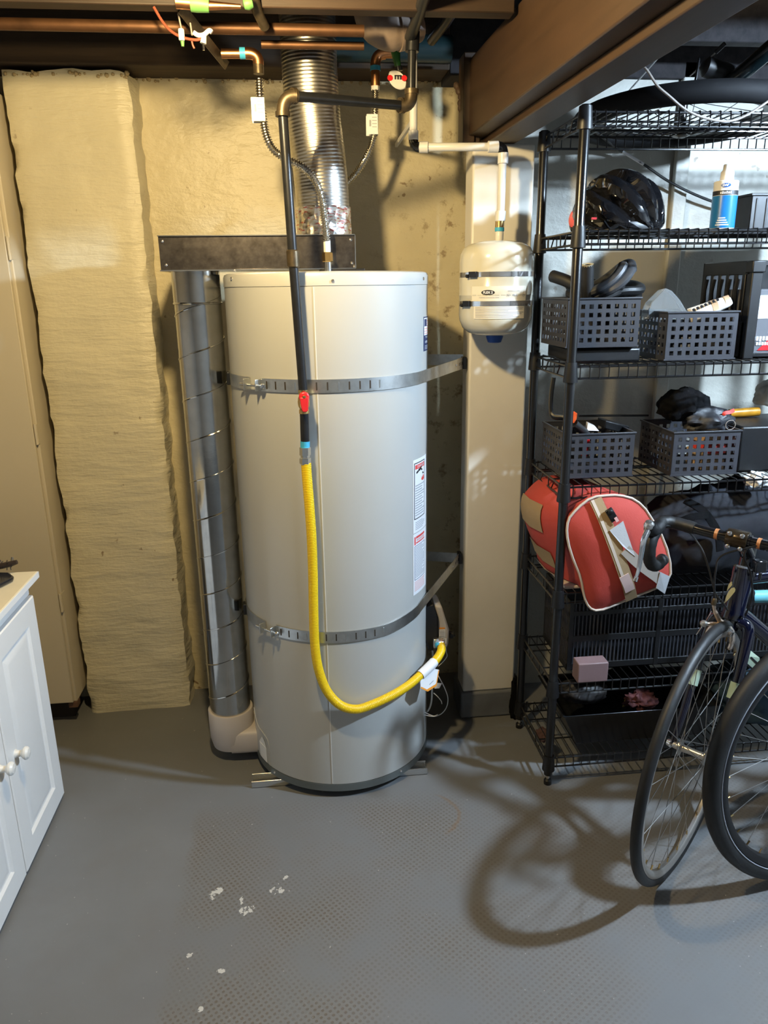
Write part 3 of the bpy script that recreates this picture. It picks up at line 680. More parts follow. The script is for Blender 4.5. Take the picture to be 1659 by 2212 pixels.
# ================================================================== WATER CONNECTORS
def flex(name, pts, r, label, tag_at, nuts, top, loc):
    t = thing(name, loc, label, 'water hose', 'corrugated stainless water connectors')
    p = resample(smoothpath(pts, 14), .0015); g = MB()
    g.tube(p, [r + .0014 * (1 if (i // 2) % 2 else -1) for i in range(len(p))], 12); g.build('hose', M_steel_hose, t, smooth=30)
    for (a, bq, rr) in nuts:
        g = MB(); a, bq = Vector(a), Vector(bq); g.lathe([(rr * .92, 0), (rr, .002), (rr, (bq - a).length - .002), (rr * .92, (bq - a).length)], 6, a, bq - a); g.build('hose_nut', M_brass if rr > .0125 else M_white_plastic, t, smooth=20)
    c = Vector(tag_at); g = MB(); g.box(c.x - .019, c.x + .013, c.y - .014, c.y - .0132, c.z - .026, c.z + .025); g.box(c.x + .012, c.x + .0128, c.y - .014, c.y + .012, c.z - .026, c.z + .025); g.box(c.x - .019, c.x + .013, c.y + .011, c.y + .012, c.z - .026, c.z + .025)
    tg = g.build('tag', M_label, t, smooth=0, label='white paper tag')
    g = MB(); g.box(c.x - .012, c.x - .007, c.y - .0146, c.y - .0141, c.z - .006, c.z + .010)
    for k in range(4): g.box(c.x - .004, c.x + .009, c.y - .0146, c.y - .0141, c.z + .016 - k * .008, c.z + .0175 - k * .008)
    g.build('tag_print', M_print_grey, tg, smooth=0)
    return t
Yh = 2.03
hot = flex('water_connector', [P(*q, Y=yy) for q, yy in (((560,170),Yh),((562,210),Yh),((568,255),Yh),((576,295),Yh),((592,325),Yh),((622,345),Yh),((655,362),Yh+.005),((682,392),Yh+.01),((695,430),Yh+.015),((701,475),Yh+.02),((706,520),Yh+.025))], .0088,
     'corrugated stainless hose curving in front of the vent to the heater top', P(561, 238, Y=Yh), [(P(706,518,Y=Yh+.025), P(707,545,Y=Yh+.025), .0088), (P(707,545,Y=Yh+.025), P(708,566,Y=Yh+.025), .0135)], None, tuple(P(708, 590, Y=2.055)))
g = MB(); p_ = P(708, 566, Y=Yh + .025); g.lathe([(.0095, 0), (.0095, 1.478 - p_.z)], 16, p_); g.build('nipple', M_zinc, hot)
Yc = 2.33
cold = flex('water_connector', [P(*q, Y=yy) for q, yy in (((811,192),Yc),((810,230),Yc),((809,280),Yc),((803,310),Yc),((788,345),Yc+.0),((768,375),Yc+.01),((745,400),Yc+.02),((722,430),Yc+.01),((712,480),Yc-.01))], .0088,
     'corrugated stainless hose curving behind the vent on the right', P(806, 270, Y=Yc), [(P(811,183,Y=Yc), P(811,196,Y=Yc), .0115)], None, tuple(P(811, 200, Y=Yc)))
def copper(name, segs, label, loc):
    t = thing(name, loc, label, 'copper pipe')
    for (nm, pts, rr, mt) in segs:
        g = MB(); g.tube(pts, rr, 16); g.build(nm, mt, t)
    return t
def arc(c, a, bq, n=8):
    """elbow from point a to b bending round corner c"""
    a, bq, c = Vector(a), Vector(bq), Vector(c); return [(a * (1 - k/n) ** 2 + c * 2 * (k/n) * (1 - k/n) + bq * (k/n) ** 2) for k in range(n + 1)]
# copper elbow feeding the left connector
A0, A1, A2 = P(478, 116, Y=Yh), P(556, 118, Y=Yh), P(559, 172, Y=Yh)
copper('copper_elbow', [('pipe', [A0, P(528, 116, Y=Yh)], .0105, M_copper), ('thread_tape', [P(518, 115, Y=Yh), P(530, 115, Y=Yh)], .0125, M_tape),
    ('elbow', arc(P(560, 113, Y=Yh), P(530, 115, Y=Yh), P(558, 140, Y=Yh)), .0128, M_copper), ('nut', [P(558, 138, Y=Yh), P(559, 160, Y=Yh)], .0125, M_iron_fit)], 'copper elbow with blue tape above the left water hose', tuple(A2))
copper('copper_elbow', [('pipe', [P(811, 150, Y=Yc), P(811, 186, Y=Yc)], .0125, M_copper), ('thread_tape', [P(811, 143, Y=Yc), P(811, 153, Y=Yc)], .0145, M_tape),
    ('elbow', arc(P(809, 116, Y=Yc), P(811, 144, Y=Yc), P(832, 116, Y=Yc)), .0142, M_copper), ('stub', [P(830, 116, Y=Yc), P(848, 116, Y=Yc)], .0115, M_copper)], 'copper elbow with blue tape above the right water hose', tuple(P(811, 186, Y=Yc)))

# ================================================================== GAS LINE
Yg = 1.86
t = thing('gas_pipe', tuple(P(660, 990, Y=Yg)), 'black iron gas pipe dropping in front of the heater to a red valve', 'gas pipe')
def seg(nm, a, bq, r, m, par=t, n=18):
    g = MB(); g.tube([a, bq], r, n); return g.build(nm, m, par)
pA, pB, pC, pD = P(612, 243, Y=Yg), P(632, 545, Y=Yg), P(634, 575, Y=Yg), P(655, 845, Y=Yg)
seg('pipe', P(611, 248, Y=Yg), pB, .0110, M_iron); seg('pipe', pC, pD, .0110, M_iron)
Yr = 2.02
pE, pF = P(640, 208, Y=Yg), P(868, 228, Y=Yr)
seg('pipe', pE, pF, .0108, M_iron)
Ye = Yr
seg('pipe', P(889, 195, Y=Ye), P(890, 108, Y=Ye), .0100, M_iron)
g = MB(); g.tube(arc(P(608, 205, Y=Yg), P(611, 248, Y=Yg), P(642, 208, Y=Yg)), .0142, 16); g.lathe([(.0165, 0), (.0165, .010)], 18, P(611, 252, Y=Yg), (0, 0, 1)); d = pF - pE; g.lathe([(.0165, 0), (.0165, .010)], 18, P(630, 207, Y=Yg), d); g.build('elbow', M_iron_fit, t)
g = MB(); g.tube(arc(P(890, 231, Y=Ye), P(866, 228, Y=Ye), P(889, 196, Y=Ye)), .0152, 16); g.lathe([(.0175, 0), (.0175, .011)], 18, P(864, 227.5, Y=Ye), d); g.lathe([(.0175, 0), (.0175, .011)], 18, P(889, 204, Y=Ye), (0, 0, 1)); g.build('elbow', M_iron_fit, t)
g = MB(); g.lathe([(.0115, 0), (.0145, .003), (.0145, .037), (.0115, .04)], 18, pC + Vector((0, 0, -.004)), pB - pC); g.build('coupling', M_iron_fit, t)
g = MB(); g.tube([P(890, 112, Y=Ye), P(892, 68, Y=Ye)], .0165, 16); g.tube([P(886, 80, Y=Ye), P(906, 30, Y=1.90), P(926, -40, Y=1.75)], .0135, 14); g.build('tee', M_iron, t)
vt, vb = P(655, 838, Y=Yg), P(657, 893, Y=Yg)
g = MB(); g.lathe([(.0125, 0), (.0125, .008), (.0105, .012), (.0140, .018), (.0150, .028), (.0138, .038), (.0105, .044), (.0125, .048), (.0125, .058)], 12, vb, vt - vb); vbd = g.build('valve_body', M_brass, t)
hc = P(657, 858, Y=Yg - .022)
g = MB(); g.lathe([(.0125, 0), (.0130, .004), (.0110, .008)], 18, hc + Vector((0, .006, 0)), (0, -1, 0)); g.prism([hc + Vector(q) for q in ((-.011, 0, 0), (.011, .0, 0), (.0085, 0, -.030), (.005, 0, -.036), (-.004, 0, -.036), (-.0075, 0, -.030))], (0, -.006, 0)); g.build('valve_handle', M_red, t, bevel=.002, label='red lever handle')
g = MB(); g.lathe([(.005, 0), (.005, .003), (.003, .004)], 6, hc + Vector((0, -.002, 0)), (0, -1, 0)); g.build('handle_nut', M_brass, t)
seg('nipple', P(657, 888, Y=Yg), P(659, 956, Y=Yg), .0110, M_iron)
seg('thread_tape', P(659, 953, Y=Yg), P(659, 968, Y=Yg),   .0117, M_tape).__setitem__('label', 'pale blue thread tape')
g = MB(); q0, q1 = P(659.5, 1003, Y=Yg), P(659, 966, Y=Yg); L_ = (q1 - q0).length; g.lathe([(.0125, 0), (.0145, .003), (.0145, L_*.36), (.0115, L_*.40), (.0115, L_*.5), (.0142, L_*.54), (.0142, L_), (.012, L_)], 6, q0, q1 - q0); g.build('union', M_zinc, t, smooth=20)

# yellow hose
HP = [(661,1000,1.86),(663,1030,1.86),(668,1090,1.86),(673,1160,1.862),(676,1240,1.865),(677.5,1320,1.867),(680,1390,1.868),(688,1445,1.868),(706,1492,1.869),(735,1523,1.870),(770,1532,1.876),(806,1521,1.888),(845,1503,1.905),(880,1482,1.930),(910,1457,1.965),(935,1433,2.005),(949,1415,2.035),(954,1400,2.06),(950,1388,2.075)]
hp = [P(x, y, Y=Y) for x, y, Y in HP]
t = thing('gas_hose', tuple(hp[9]), 'yellow coated gas hose looping down across the front of the heater', 'gas hose')
pth = resample(smoothpath(hp, 12), .0011)
for p in pth:
    dx, dy = p.x - HC[0], p.y - HC[1]; q = hypot(dx, dy)
    if q < HR + .0155: p.x = HC[0] + dx / q * (HR + .0155); p.y = HC[1] + dy / q * (HR + .0155)
g = MB(); g.tube(pth, [.0127 + .00028 * (1 if (i // 2) % 2 else -1) for i in range(len(pth))], 14); g.build('hose', M_yellow, t, smooth=40)
n1, n0 = hp[-1], hp[-2]; g = MB(); d = (n1 - n0).normalized(); g.lathe([(.0135, 0), (.0145, .003), (.0145, .014), (.012, .016)], 6, n1 - d * .006, d); g.build('end_nut', M_chrome, t, smooth=20)
# wrap-round sleeve label and its flap
i0 = min(range(len(pth)), key=lambda i: (pth[i] - P(908, 1460, Y=1.962)).length); i1 = min(range(len(pth)), key=lambda i: (pth[i] - P(939, 1429, Y=2.01)).length)
g = MB(); g.tube(pth[i0:i1:2], .0150, 14, cap=False); sl = g.build('sleeve_label', M_label, t, label='white sleeve label')
sa, sb = pth[i0], pth[i1]; ax = (sb - sa).normalized(); toC = Vector((-.25, -.95, 0)).normalized()
up = ax.cross(toC).normalized()
if up.z < 0: up = -up
dn = -up
def SL(u, v, lift): return sa + ax * (u * (sb - sa).length) + dn * v + toC * (.0156 + lift)
g = MB(); g.prism([SL(u, v, 0) for u, v in ((-.02, .004), (1.02, .004), (1.02, .013), (-.02, .013))], toC * .0006)
g.prism([SL(-.05, .012, 0), SL(.92, .012, 0), SL(1.12, .028, -.003), SL(.62, .060, -.004), SL(.08, .052, -.003), SL(-.18, .026, -.002)], toC * .0006); fl = g.build('hang_tag', M_label, t, smooth=0, label='white and orange hang tag')
g = MB(); g.prism([SL(1.12, .028, -.0025), SL(.62, .060, -.0035), SL(.08, .052, -.0025), SL(.10, .045, -.0025), SL(.57, .052, -.0035), SL(1.0, .025, -.0025)], toC * .0006)
g.prism([SL(.08, .052, -.0026), SL(-.18, .026, -.0016), SL(-.12, .024, -.0016), SL(.10, .046, -.0026)], toC * .0006); g.build('tag_border', M_orange, fl, smooth=0)
g = MB()
for k in range(4): g.prism([SL(.25 + .02 * k, .020 + k * .006, -.0022), SL(.75 - .05 * k, .020 + k * .006, -.0022), SL(.75 - .05 * k, .0225 + k * .006, -.0022), SL(.25 + .02 * k, .0225 + k * .006, -.0022)], toC * .0005)
g.build('tag_print', M_print_grey, fl, smooth=0)
g = MB(); text_on(g, 'CAUTION', .008, lambda x, y: SL(.5 + x * 22, .0085 - y, .0012)); g.build('sleeve_print', M_print_grey, sl, smooth=0)

# ================================================================== EXPANSION TANK AND ITS PIPE
TC = (.551, 2.160); TR = .1025
def hit(px, py, C, R):
    d = CF + CR * ((px - 829.5) / F_PX) - CU * ((py - 1106) / F_PX)
    ox, oy = -C[0], -C[1]; a = d.x**2 + d.y**2; bq = 2 * (ox*d.x + oy*d.y); c = ox*ox + oy*oy - R*R; D = bq*bq - 4*a*c
    t = (-bq - sqrt(max(D, 0))) / (2*a); p = ORG + d * t
    return math.degrees(atan2(p.y - C[1], p.x - C[0])), p.z
t = thing('expansion_tank', (TC[0], TC[1], 1.305), 'cream steel expansion tank strapped to the post below a plastic pipe', 'expansion tank')
prof = [(0, 1.303), (.045, 1.3045), (.075, 1.312), (.092, 1.326), (.1005, 1.346), (TR, 1.362), (TR, 1.412), (TR + .0006, 1.413), (TR + .0006, 1.416), (TR, 1.417), (TR, 1.506), (.1005, 1.522), (.092, 1.538), (.075, 1.549), (.045, 1.556), (0, 1.559)]
g = MB(); g.lathe(prof, 64, (*TC, 0)); tb = g.build('tank_shell', M_tank, t, smooth=60)
for py, la in ((592, 'upper'), (656, 'lower')):
    _, z = hit(1075, py, TC, TR); g = MB(); g.lathe([(TR - .001, z - .0065), (TR + .0012, z - .0065), (TR + .0012, z + .0065), (TR - .001, z + .0065)], 64, (*TC, 0)); band = g.build('hose_clamp', M_chrome, t)
    a, _ = hit(1022 if la == 'upper' else 1008, py, TC, TR + .005); n = Vector((cos(radians(a)), sin(radians(a)), 0)); tg = Vector((-n.y, n.x, 0))
    g = MB(); g.obox(cyl_pt(TC, TR + .005, a, z), tg, n, (0, 0, 1), .012, .005, .0075); g.lathe([(.005, 0), (.005, .008)], 10, cyl_pt(TC, TR + .006, a, z - .004) + tg * -.014, tg * -1); g.build('clamp_screw', M_iron, band, bevel=.001)
g = MB(); g.box(.51, .59, TC[1] + .09, 2.269, 1.36, 1.44); g.build('mounting_block', M_post, t)
g = MB(); g.lathe([(.013, 1.282), (.019, 1.284), (.024, 1.298), (.025, 1.304)], 24, (*TC, 0)); g.build('valve_cap', M_blue, t, label='blue plastic valve cap')
def tank_patch(mb, x0, x1, y0, y1, lift, th=.0003):
    a0, z1 = hit(x0, y0, TC, TR); a1, _ = hit(x1, y0, TC, TR); _, z0 = hit((x0 + x1) / 2, y1, TC, TR); _, z1 = hit((x0 + x1) / 2, y0, TC, TR)
    patch(mb, TC, TR + lift, a0, a1, z0, z1, th, 10)
def tank_fn(px, py):
    a, z = hit(px, py, TC, TR)
    return lambda u, v: cyl_pt(TC, TR + .0012, a + math.degrees(u / TR), z + v)
g = MB(); tank_patch(g, 1020, 1136, 618, 650, .0003); tank_patch(g, 1024, 1132, 661, 689, .0003); lb = g.build('tank_label', mat('cream_label', (.74, .70, .60), .35), t, label='printed label on the tank')
g = MB(); ca, cz = hit(1054, 632, TC, TR); oval(g, lambda u, v: cyl_pt(TC, TR + .0009, ca + math.degrees(u / TR), cz + v), .0185, .0068); g.build('badge', M_print, lb, smooth=0)
g = MB(); text_on(g, 'FLEX 2', .0085, tank_fn(1054, 632), .0003, 1.05); g.build('badge_lettering', M_label, lb, smooth=0)
g = MB(); text_on(g, 'FX 5', .007, tank_fn(1112, 638), .0002); text_on(g, 'EXPANSION TANK', .0042, tank_fn(1110, 628.5)); text_on(g, 'THERMAL EXPANSION TANK', .0042, tank_fn(1056, 643)); text_on(g, 'N', .010, tank_fn(1097, 638)); text_on(g, 'O', .011, tank_fn(1130, 638))
for k in range(7):
    tank_patch(g, 1027, (1130, 1128, 1098, 1130, 1126, 1108, 1120)[k], 664 + k * 3.4, 665.4 + k * 3.4, .0008, .0002)
g.build('label_print', M_print_grey, lb, smooth=0)
t2 = thing('plastic_water_pipe', tuple(P(1080, 500, Y=TC[1])), 'milky plastic pipe with black elbows running down to the expansion tank', 'water pipe')
Yx = TC[1]
def pipe2(nm, a, bq, r, m, sm=40): g = MB(); g.lathe([(r * .93, 0), (r, .001), (r, (bq - a).length - .001), (r * .93, (bq - a).length)], 20, a, bq - a); return g.build(nm, m, t2)
pipe2('pipe', P(893, 60, Y=Yx + .05), P(893, 300, Y=Yx + .05), .0105, M_pex); pipe2('collar', P(893, 282, Y=Yx + .05), P(893, 303, Y=Yx + .05), .0135, M_pex)
g = MB(); g.tube(arc(P(893, 319, Y=Yx + .05), P(893, 302, Y=Yx + .05), P(908, 319, Y=Yx + .04)), .013, 16); g.build('elbow', M_black_gloss, t2)
pipe2('pipe', P(905, 318, Y=Yx + .04), P(1068, 317, Y=Yx), .0105, M_pex); pipe2('collar', P(906, 318, Y=Yx + .04), P(925, 318, Y=Yx + .035), .0145, M_pex); pipe2('collar', P(1054, 317, Y=Yx), P(1076, 317, Y=Yx), .0145, M_pex)
g = MB(); g.tube(arc(P(1088, 316, Y=Yx), P(1074, 317, Y=Yx), P(1087, 334, Y=Yx)), .0135, 16); g.build('elbow', M_black_gloss, t2)
pipe2('pipe', P(1086, 340, Y=Yx), P(1081, 470, Y=Yx), .0105, M_pex); pipe2('collar', P(1087, 330, Y=Yx), P(1086, 354, Y=Yx), .0140, M_pex); pipe2('collar', P(1081.5, 456, Y=Yx), P(1080, 478, Y=Yx), .0140, M_pex)
pipe2('brass_fitting', P(1080, 477, Y=Yx), P(1079, 494, Y=Yx), .0125, M_brass); pipe2('thread_tape', P(1079, 491, Y=Yx), P(1079, 500, Y=Yx), .0128, M_tape).__setitem__('label', 'blue thread tape'); q_ = P(1079, 499, Y=Yx); pipe2('nipple', Vector((q_.x, q_.y, 1.552)), q_, .0110, M_white_plastic)
for yy in (260,):
    g = MB(); p = P(893, yy, Y=Yx + .05); g.box(p.x - .004, p.x + .004, p.y, 2.58, p.z - .006, p.z + .006); g.build('pipe_clip', M_pex, t2)

# ================================================================== WIRE RACK
RX0, RX1, RY0, RY1 = .681, 1.62, 1.882, 2.188
SZ = [1.823, 1.5625, 1.238, .921, .616, .335, .088]
rack = thing('wire_rack', (RX0, RY0, 0), 'tall black wire shelving rack crowded with bicycle gear', 'shelving rack')
for x in (RX0, RX1):
    for y in (RY0, RY1):
        g = MB(); pr_ = [(.0125, .034)]
        pr_ += [(.0125, 1.832), (.0105, 1.838), (0, 1.839)]
        g.lathe(pr_, 20, (x, y, 0)); po = g.build('post', M_black_metal, rack, smooth=60)
        g = MB(); g.lathe([(.0075, 0), (.0115, .001), (.0115, .014), (.008, .018)], 16, (x, y, 0)); g.build('foot', M_black_plastic, po)
        g = MB(); g.lathe([(.005, .016), (.005, .036)], 12, (x, y, 0)); g.build('levelling_bolt', M_chrome, po)
for z in SZ:
    g = MB(); zl = z - .030
    for zz in (z, zl):
        for (a, c) in (((RX0, RY0), (RX1, RY0)), ((RX0, RY1), (RX1, RY1)), ((RX0, RY0), (RX0, RY1)), ((RX1, RY0), (RX1, RY1))): g.tube([(*a, zz), (*c, zz)], .0030, 6)
    sh = g.build('shelf', M_black_metal, rack)
    g = MB(); x = RX0 + .024
    while x < RX1 - .01:
        g.tube([(x, RY0 - .003, zl), (x, RY0 - .003, z + .002), (x, RY0, z + .0042), (x, RY1, z + .0042), (x, RY1 + .003, z + .002), (x, RY1 + .003, zl)], .0017, 5); x += .0255
    for yy in (RY0 + .10, RY0 + .21): g.tube([(RX0, yy, z - .001), (RX1, yy, z - .001)], .0028, 6)
    for xx in (RX0, RX1):
        for k in range(6): yy = RY0 + .03 + k * .05; g.tube([(xx, yy, z), (xx, yy + (.025 if k % 2 else 0), zl)], .0019, 5)
    wd = g.build('wire_deck', M_black_metal, sh); wd['kind'] = 'stuff'
    for x in (RX0, RX1):
        for y in (RY0, RY1):
            g = MB(); g.lathe([(.0128, z + .012), (.0150, z + .012), (.0185, z - .034), (.0185, z - .038), (.0128, z - .039)], 18, (x, y, 0)); g.build('collar', M_black_plastic, sh)

# ------------------------------------------------------------------ baskets
def basket(wd=.190, dp=.205, h=.120, nx=8, ny=5):
    t = thing('storage_basket', (0, 0, 0), '', 'basket', 'dark plastic baskets with square holes'); th = .0022
    def panel(nm, o, ux, wid, nh):
        g = MB(); o, ux = Vector(o), Vector(ux); nn = Vector((-ux.y, ux.x, 0))
        pz = (h - .016) / ny; pu = (wid - .012) / nh; hs = .0055
        def strip(u0, u1, z0, z1): g.obox(o + ux * ((u0 + u1) / 2) + Vector((0, 0, (z0 + z1) / 2)), ux, nn, (0, 0, 1), (u1 - u0) / 2, th / 2, (z1 - z0) / 2)
        zc = [.008 + pz * (k + .5) for k in range(ny)]; uc = [.006 + pu * (k + .5) for k in range(nh)]
        zs = [0] + [q for c in zc for q in (c - hs, c + hs)] + [h]
        for k in range(ny + 1): strip(0, wid, zs[2*k], zs[2*k+1])
        us = [0] + [q for c in uc for q in (c - hs, c + hs)] + [wid]
        for c in zc:
            for k in range(nh + 1): strip(us[2*k], us[2*k+1], c - hs, c + hs)
        return g.build(nm, M_grey_plastic, t, smooth=0)
    panel('front_panel', (-wd/2, -dp/2, 0), (1, 0, 0), wd, nx); panel('back_panel', (wd/2, dp/2, 0), (-1, 0, 0), wd, nx)
    panel('side_panel', (-wd/2, dp/2, 0), (0, -1, 0), dp, 9); panel('side_panel', (wd/2, -dp/2, 0), (0, 1, 0), dp, 9)
    g = MB(); g.box(-wd/2, wd/2, -dp/2, dp/2, 0, .003); g.build('bottom', M_grey_plastic, t, smooth=0)
    g = MB(); q = .004
    for (a0, a1, b0, b1) in ((-wd/2 - q, wd/2 + q, -dp/2 - q, -dp/2 + .002), (-wd/2 - q, wd/2 + q, dp/2 - .002, dp/2 + q), (-wd/2 - q, -wd/2 + .002, -dp/2, dp/2), (wd/2 - .002, wd/2 + q, -dp/2, dp/2)):
        g.box(a0, a1, b0, b1, h - .001, h + .0035)
    g.build('rim', M_grey_plastic, t, bevel=.001); g = MB(); g.box(-wd/2 - .003, wd/2 + .003, -dp/2 - .003, -dp/2 - .001, 0, .004); g.build('base_lip', M_grey_plastic, t)
    return t
bk = basket()
def place(o, loc, rz, label):
    o.location = loc; o.rotation_euler = (0, 0, rz); o['label'] = label; return o
BASK = [((.772, 2.020, 1.283), .0, 'dark plastic basket full of coiled rubber tubes, on the third shelf'),
        ((1.036, 2.012, 1.2455), .0, 'dark plastic basket holding a white shoe, on the third shelf'),
        ((.800, 2.050, .929), .0, 'dark plastic basket of small tools, on the fourth shelf'),
        ((1.092, 2.028, .929), .0, 'dark plastic basket heaped with black clothing, on the fourth shelf')]
cps = [copy_tree(bk) for _ in BASK[1:]]
for o, (l, r, la) in zip([bk] + cps, BASK): place(o, l, r, la)
bpy.context.view_layer.update()
# flat case under the first basket
g = MB(); g.box(.705, .885, 1.93, 2.15, 1.2425, 1.279); tag(g.build('flat_case', M_black_plastic, loc=(.79, 2.04, 1.243), bevel=.006), 'flat black case under the basket of coiled tubes', 'case')
# contents of basket 1: coils and bar ends
def coil(c, R, r, turns, tilt, axis, m, label, seed):
    rr = random.Random(seed); pts = []; c = Vector(c); rot = Matrix.Rotation(tilt, 3, axis)
    for i in range(int(turns * 30)):
        a = i * 2 * pi / 30; R_ = R * (1 + .10 * sin(a * 1.3 + seed)); pts.append(c + rot @ Vector((R_ * cos(a), R_ * .8 * sin(a), .006 * sin(a * 2.1 + seed) + i * .0006)))
    g = MB(); g.tube(pts, r, 10, flat=1.25); return tag(g.build('inner_tube', m, loc=tuple(c)), label, 'inner tube')
coil((.822, 2.00, 1.432), .062, .0125, 1.9, -.62, 'Y', M_tube_rubber, 'coiled grey rubber inner tube, topmost in the basket', 1)
coil((.792, 2.04, 1.405), .060, .013, 2.0, .25, 'X', M_rubber, 'black rubber inner tube lying under the coiled grey tube', 3)
coil((.870, 2.06, 1.402), .055, .013, 1.5, -.2, 'Y', M_rubber, 'black rubber tube drooping over the right rim of the basket', 5)
def grip(pts, r, label, rc=M_brass):
    p = [Vector(q) for q in pts]; t = thing('bar_grip', tuple(p[0]), label, 'handlebar grip'); g = MB(); g.tube(smoothpath(p, 6), r, 16); g.build('sleeve', M_rubber, t)
    d = (p[-1] - p[-2]).normalized(); g = MB(); g.lathe([(r * .45, -.001), (r * .55, .001), (r * .95, .001), (r, -.002)], 18, p[-1], d); g.build('end_ring', mat('beige_ring', (.42, .36, .22), .5), t)
grip([P(1275, 668, Y=2.0), P(1269, 630, Y=1.975), P(1269, 572, Y=1.96)], .0165, 'upright black bar grip with a beige end ring in the tube basket')
g = MB(); g.tube(smoothpath([P(1240, 615, Y=2.0), P(1222, 606, Y=2.02), P(1205, 600, Y=2.04), P(1192, 596, Y=2.06)], 6), [.016]*18 + [.012], 14); tag(g.build('rubber_bar_end', M_rubber, loc=tuple(P(1240, 615, Y=2.0))), 'black rubber bar end poking out left behind the rack post', 'bar end')
# contents of basket 2: clear pack and a white shoe
g = MB(); pk = [P(1400, 672, Y=1.985), P(1408, 652, Y=1.985), P(1438, 622, Y=1.985), P(1452, 628, Y=1.985), P(1470, 648, Y=1.985), P(1484, 672, Y=1.985), P(1484, 690, Y=1.985), P(1400, 690, Y=1.985)]
g.prism(pk, (.004, .05, -.004)); tag(g.build('clear_pack', M_clear, loc=tuple(pk[-1]), bevel=.003), 'crumpled clear plastic pack standing in the shoe basket', 'plastic pack')
def shoe():
    a, e = P(1492, 690, Y=1.99), P(1580, 652, Y=1.965); ax = (e - a); L = ax.length; ax.normalize(); sd = Vector((ax.y, -ax.x, 0)).normalized(); up = sd.cross(ax)
    if up.z < 0: up = -up
    t = thing('white_shoe', tuple(a), 'white shoe with dark lettering resting in the right basket of the third shelf', 'shoe'); rings = []
    for k in range(13):
        s = k / 12; wv = .036 * (sin(pi * min(1, max(0.03, .12 + s * .86))) ** .45); hv = .030 * (1 - .35 * s) * (1 if s < .95 else .7)
        rings.append([a + ax * (s * L) + sd * (wv * cos(q * pi / 9)) + up * (hv * (sin(q * pi / 9) if q <= 9 else sin(q * pi / 9) * .45)) for q in range(18)])
    g = MB(); g.loft(rings); g.build('upper', M_shoe, t, smooth=80)
    for s0, s1 in ((.48, .62), (.80, .93)):
        g = MB(); rs = []
        for s in (s0, (s0 + s1) / 2, s1):
            wv = .0366 * (sin(pi * min(1, .12 + s * .86)) ** .45); hv = .0306 * (1 - .35 * s)
            rs.append([a + ax * ((s + .05 * sin(q * pi / 9)) * L) + sd * (wv * cos(q * pi / 9)) + up * (hv * sin(q * pi / 9)) for q in range(0, 10)])
        g.loft(rs, cap=False, closed=False); g.build('panel', M_shoe_tan, t, smooth=80)
    g = MB()
    for k in range(7):
        u0 = L * .40 + (k - 3.5) * .0105; q = [a + ax * (u0 + du) + sd * (.0225 - dv * .55) + up * (.0228 + dv * .55) for du, dv in ((0, -.006), (.006, -.006 + .001 * (k % 2)), (.007, .006), (.001, .005))]
        g.prism(q, (sd + up) * .0006)
    g.build('lettering', M_print, t, smooth=0)
shoe()
# contents of basket 3: tools
g = MB(); br = smoothpath([P(1196, 815, Y=2.06), P(1191, 850, Y=2.06), P(1190, 885, Y=2.06), P(1196, 900, Y=2.05), P(1225, 905, Y=2.03), P(1250, 930, Y=2.0)], 5); g.tube(br, .006, 8, flat=1.6); tag(g.build('angle_bracket', M_black_metal, loc=tuple(br[-1])), 'black right angled bar standing at the left of the tool basket', 'bracket')
g = MB(); p = P(1236, 902, Y=1.985); g.lathe([(0, -.016), (.010, -.012), (.0125, 0), (.010, .014), (0, .018)], 16, p, (.2, -.2, 1)); kn = g.build('tool_handle', M_orange_pl, loc=tuple(p)); tag(kn, 'orange tool handle end poking up beside the front rack post', 'tool handle')
g = MB(); g.tube([P(1240, 915, Y=1.99), P(1258, 930, Y=2.0), P(1275, 945, Y=2.02)], .012, 10); tag(g.build('black_grip', M_rubber, loc=tuple(P(1275, 945, Y=2.02))), 'black tool grip lying in the tool basket behind the orange handle', 'tool grip')
g = MB(); q = [P(1268, 930, Y=2.0), P(1270, 913, Y=2.0), P(1285, 920, Y=2.0), P(1294, 931, Y=2.0)]; g.prism(q, (.003, .02, 0)); tag(g.build('folded_paper', M_label, loc=tuple(q[0]), smooth=0), 'scrap of white folded paper in the tool basket', 'paper')
g = MB(); g.bar(P(1250, 898, Y=2.10), P(1400, 897, Y=2.10), .008, .006); tag(g.build('black_rod', M_black_metal, loc=tuple(P(1330, 898, Y=2.10))), 'thin black rod lying across the back of the two fourth shelf baskets', 'rod')
g = MB(); g.obox(P(1325, 920, Y=2.05), (1, .3, -.3), (0, 1, 0), (0, 0, 1), .045, .03, .012); tb = g.build('pattern_box', M_black_plastic, loc=tuple(P(1325, 920, Y=2.05)), bevel=.003); tag(tb, 'small black box tilted at the back of the tool basket', 'box')
g = MB(); g.lathe([(.008, 0), (.008, .06)], 12, P(1262, 985, Y=1.975), (.1, 0, 1)); tag(g.build('red_marker', M_red, loc=tuple(P(1262, 985, Y=1.975))), 'red stick seen through the holes of the tool basket', 'stick')
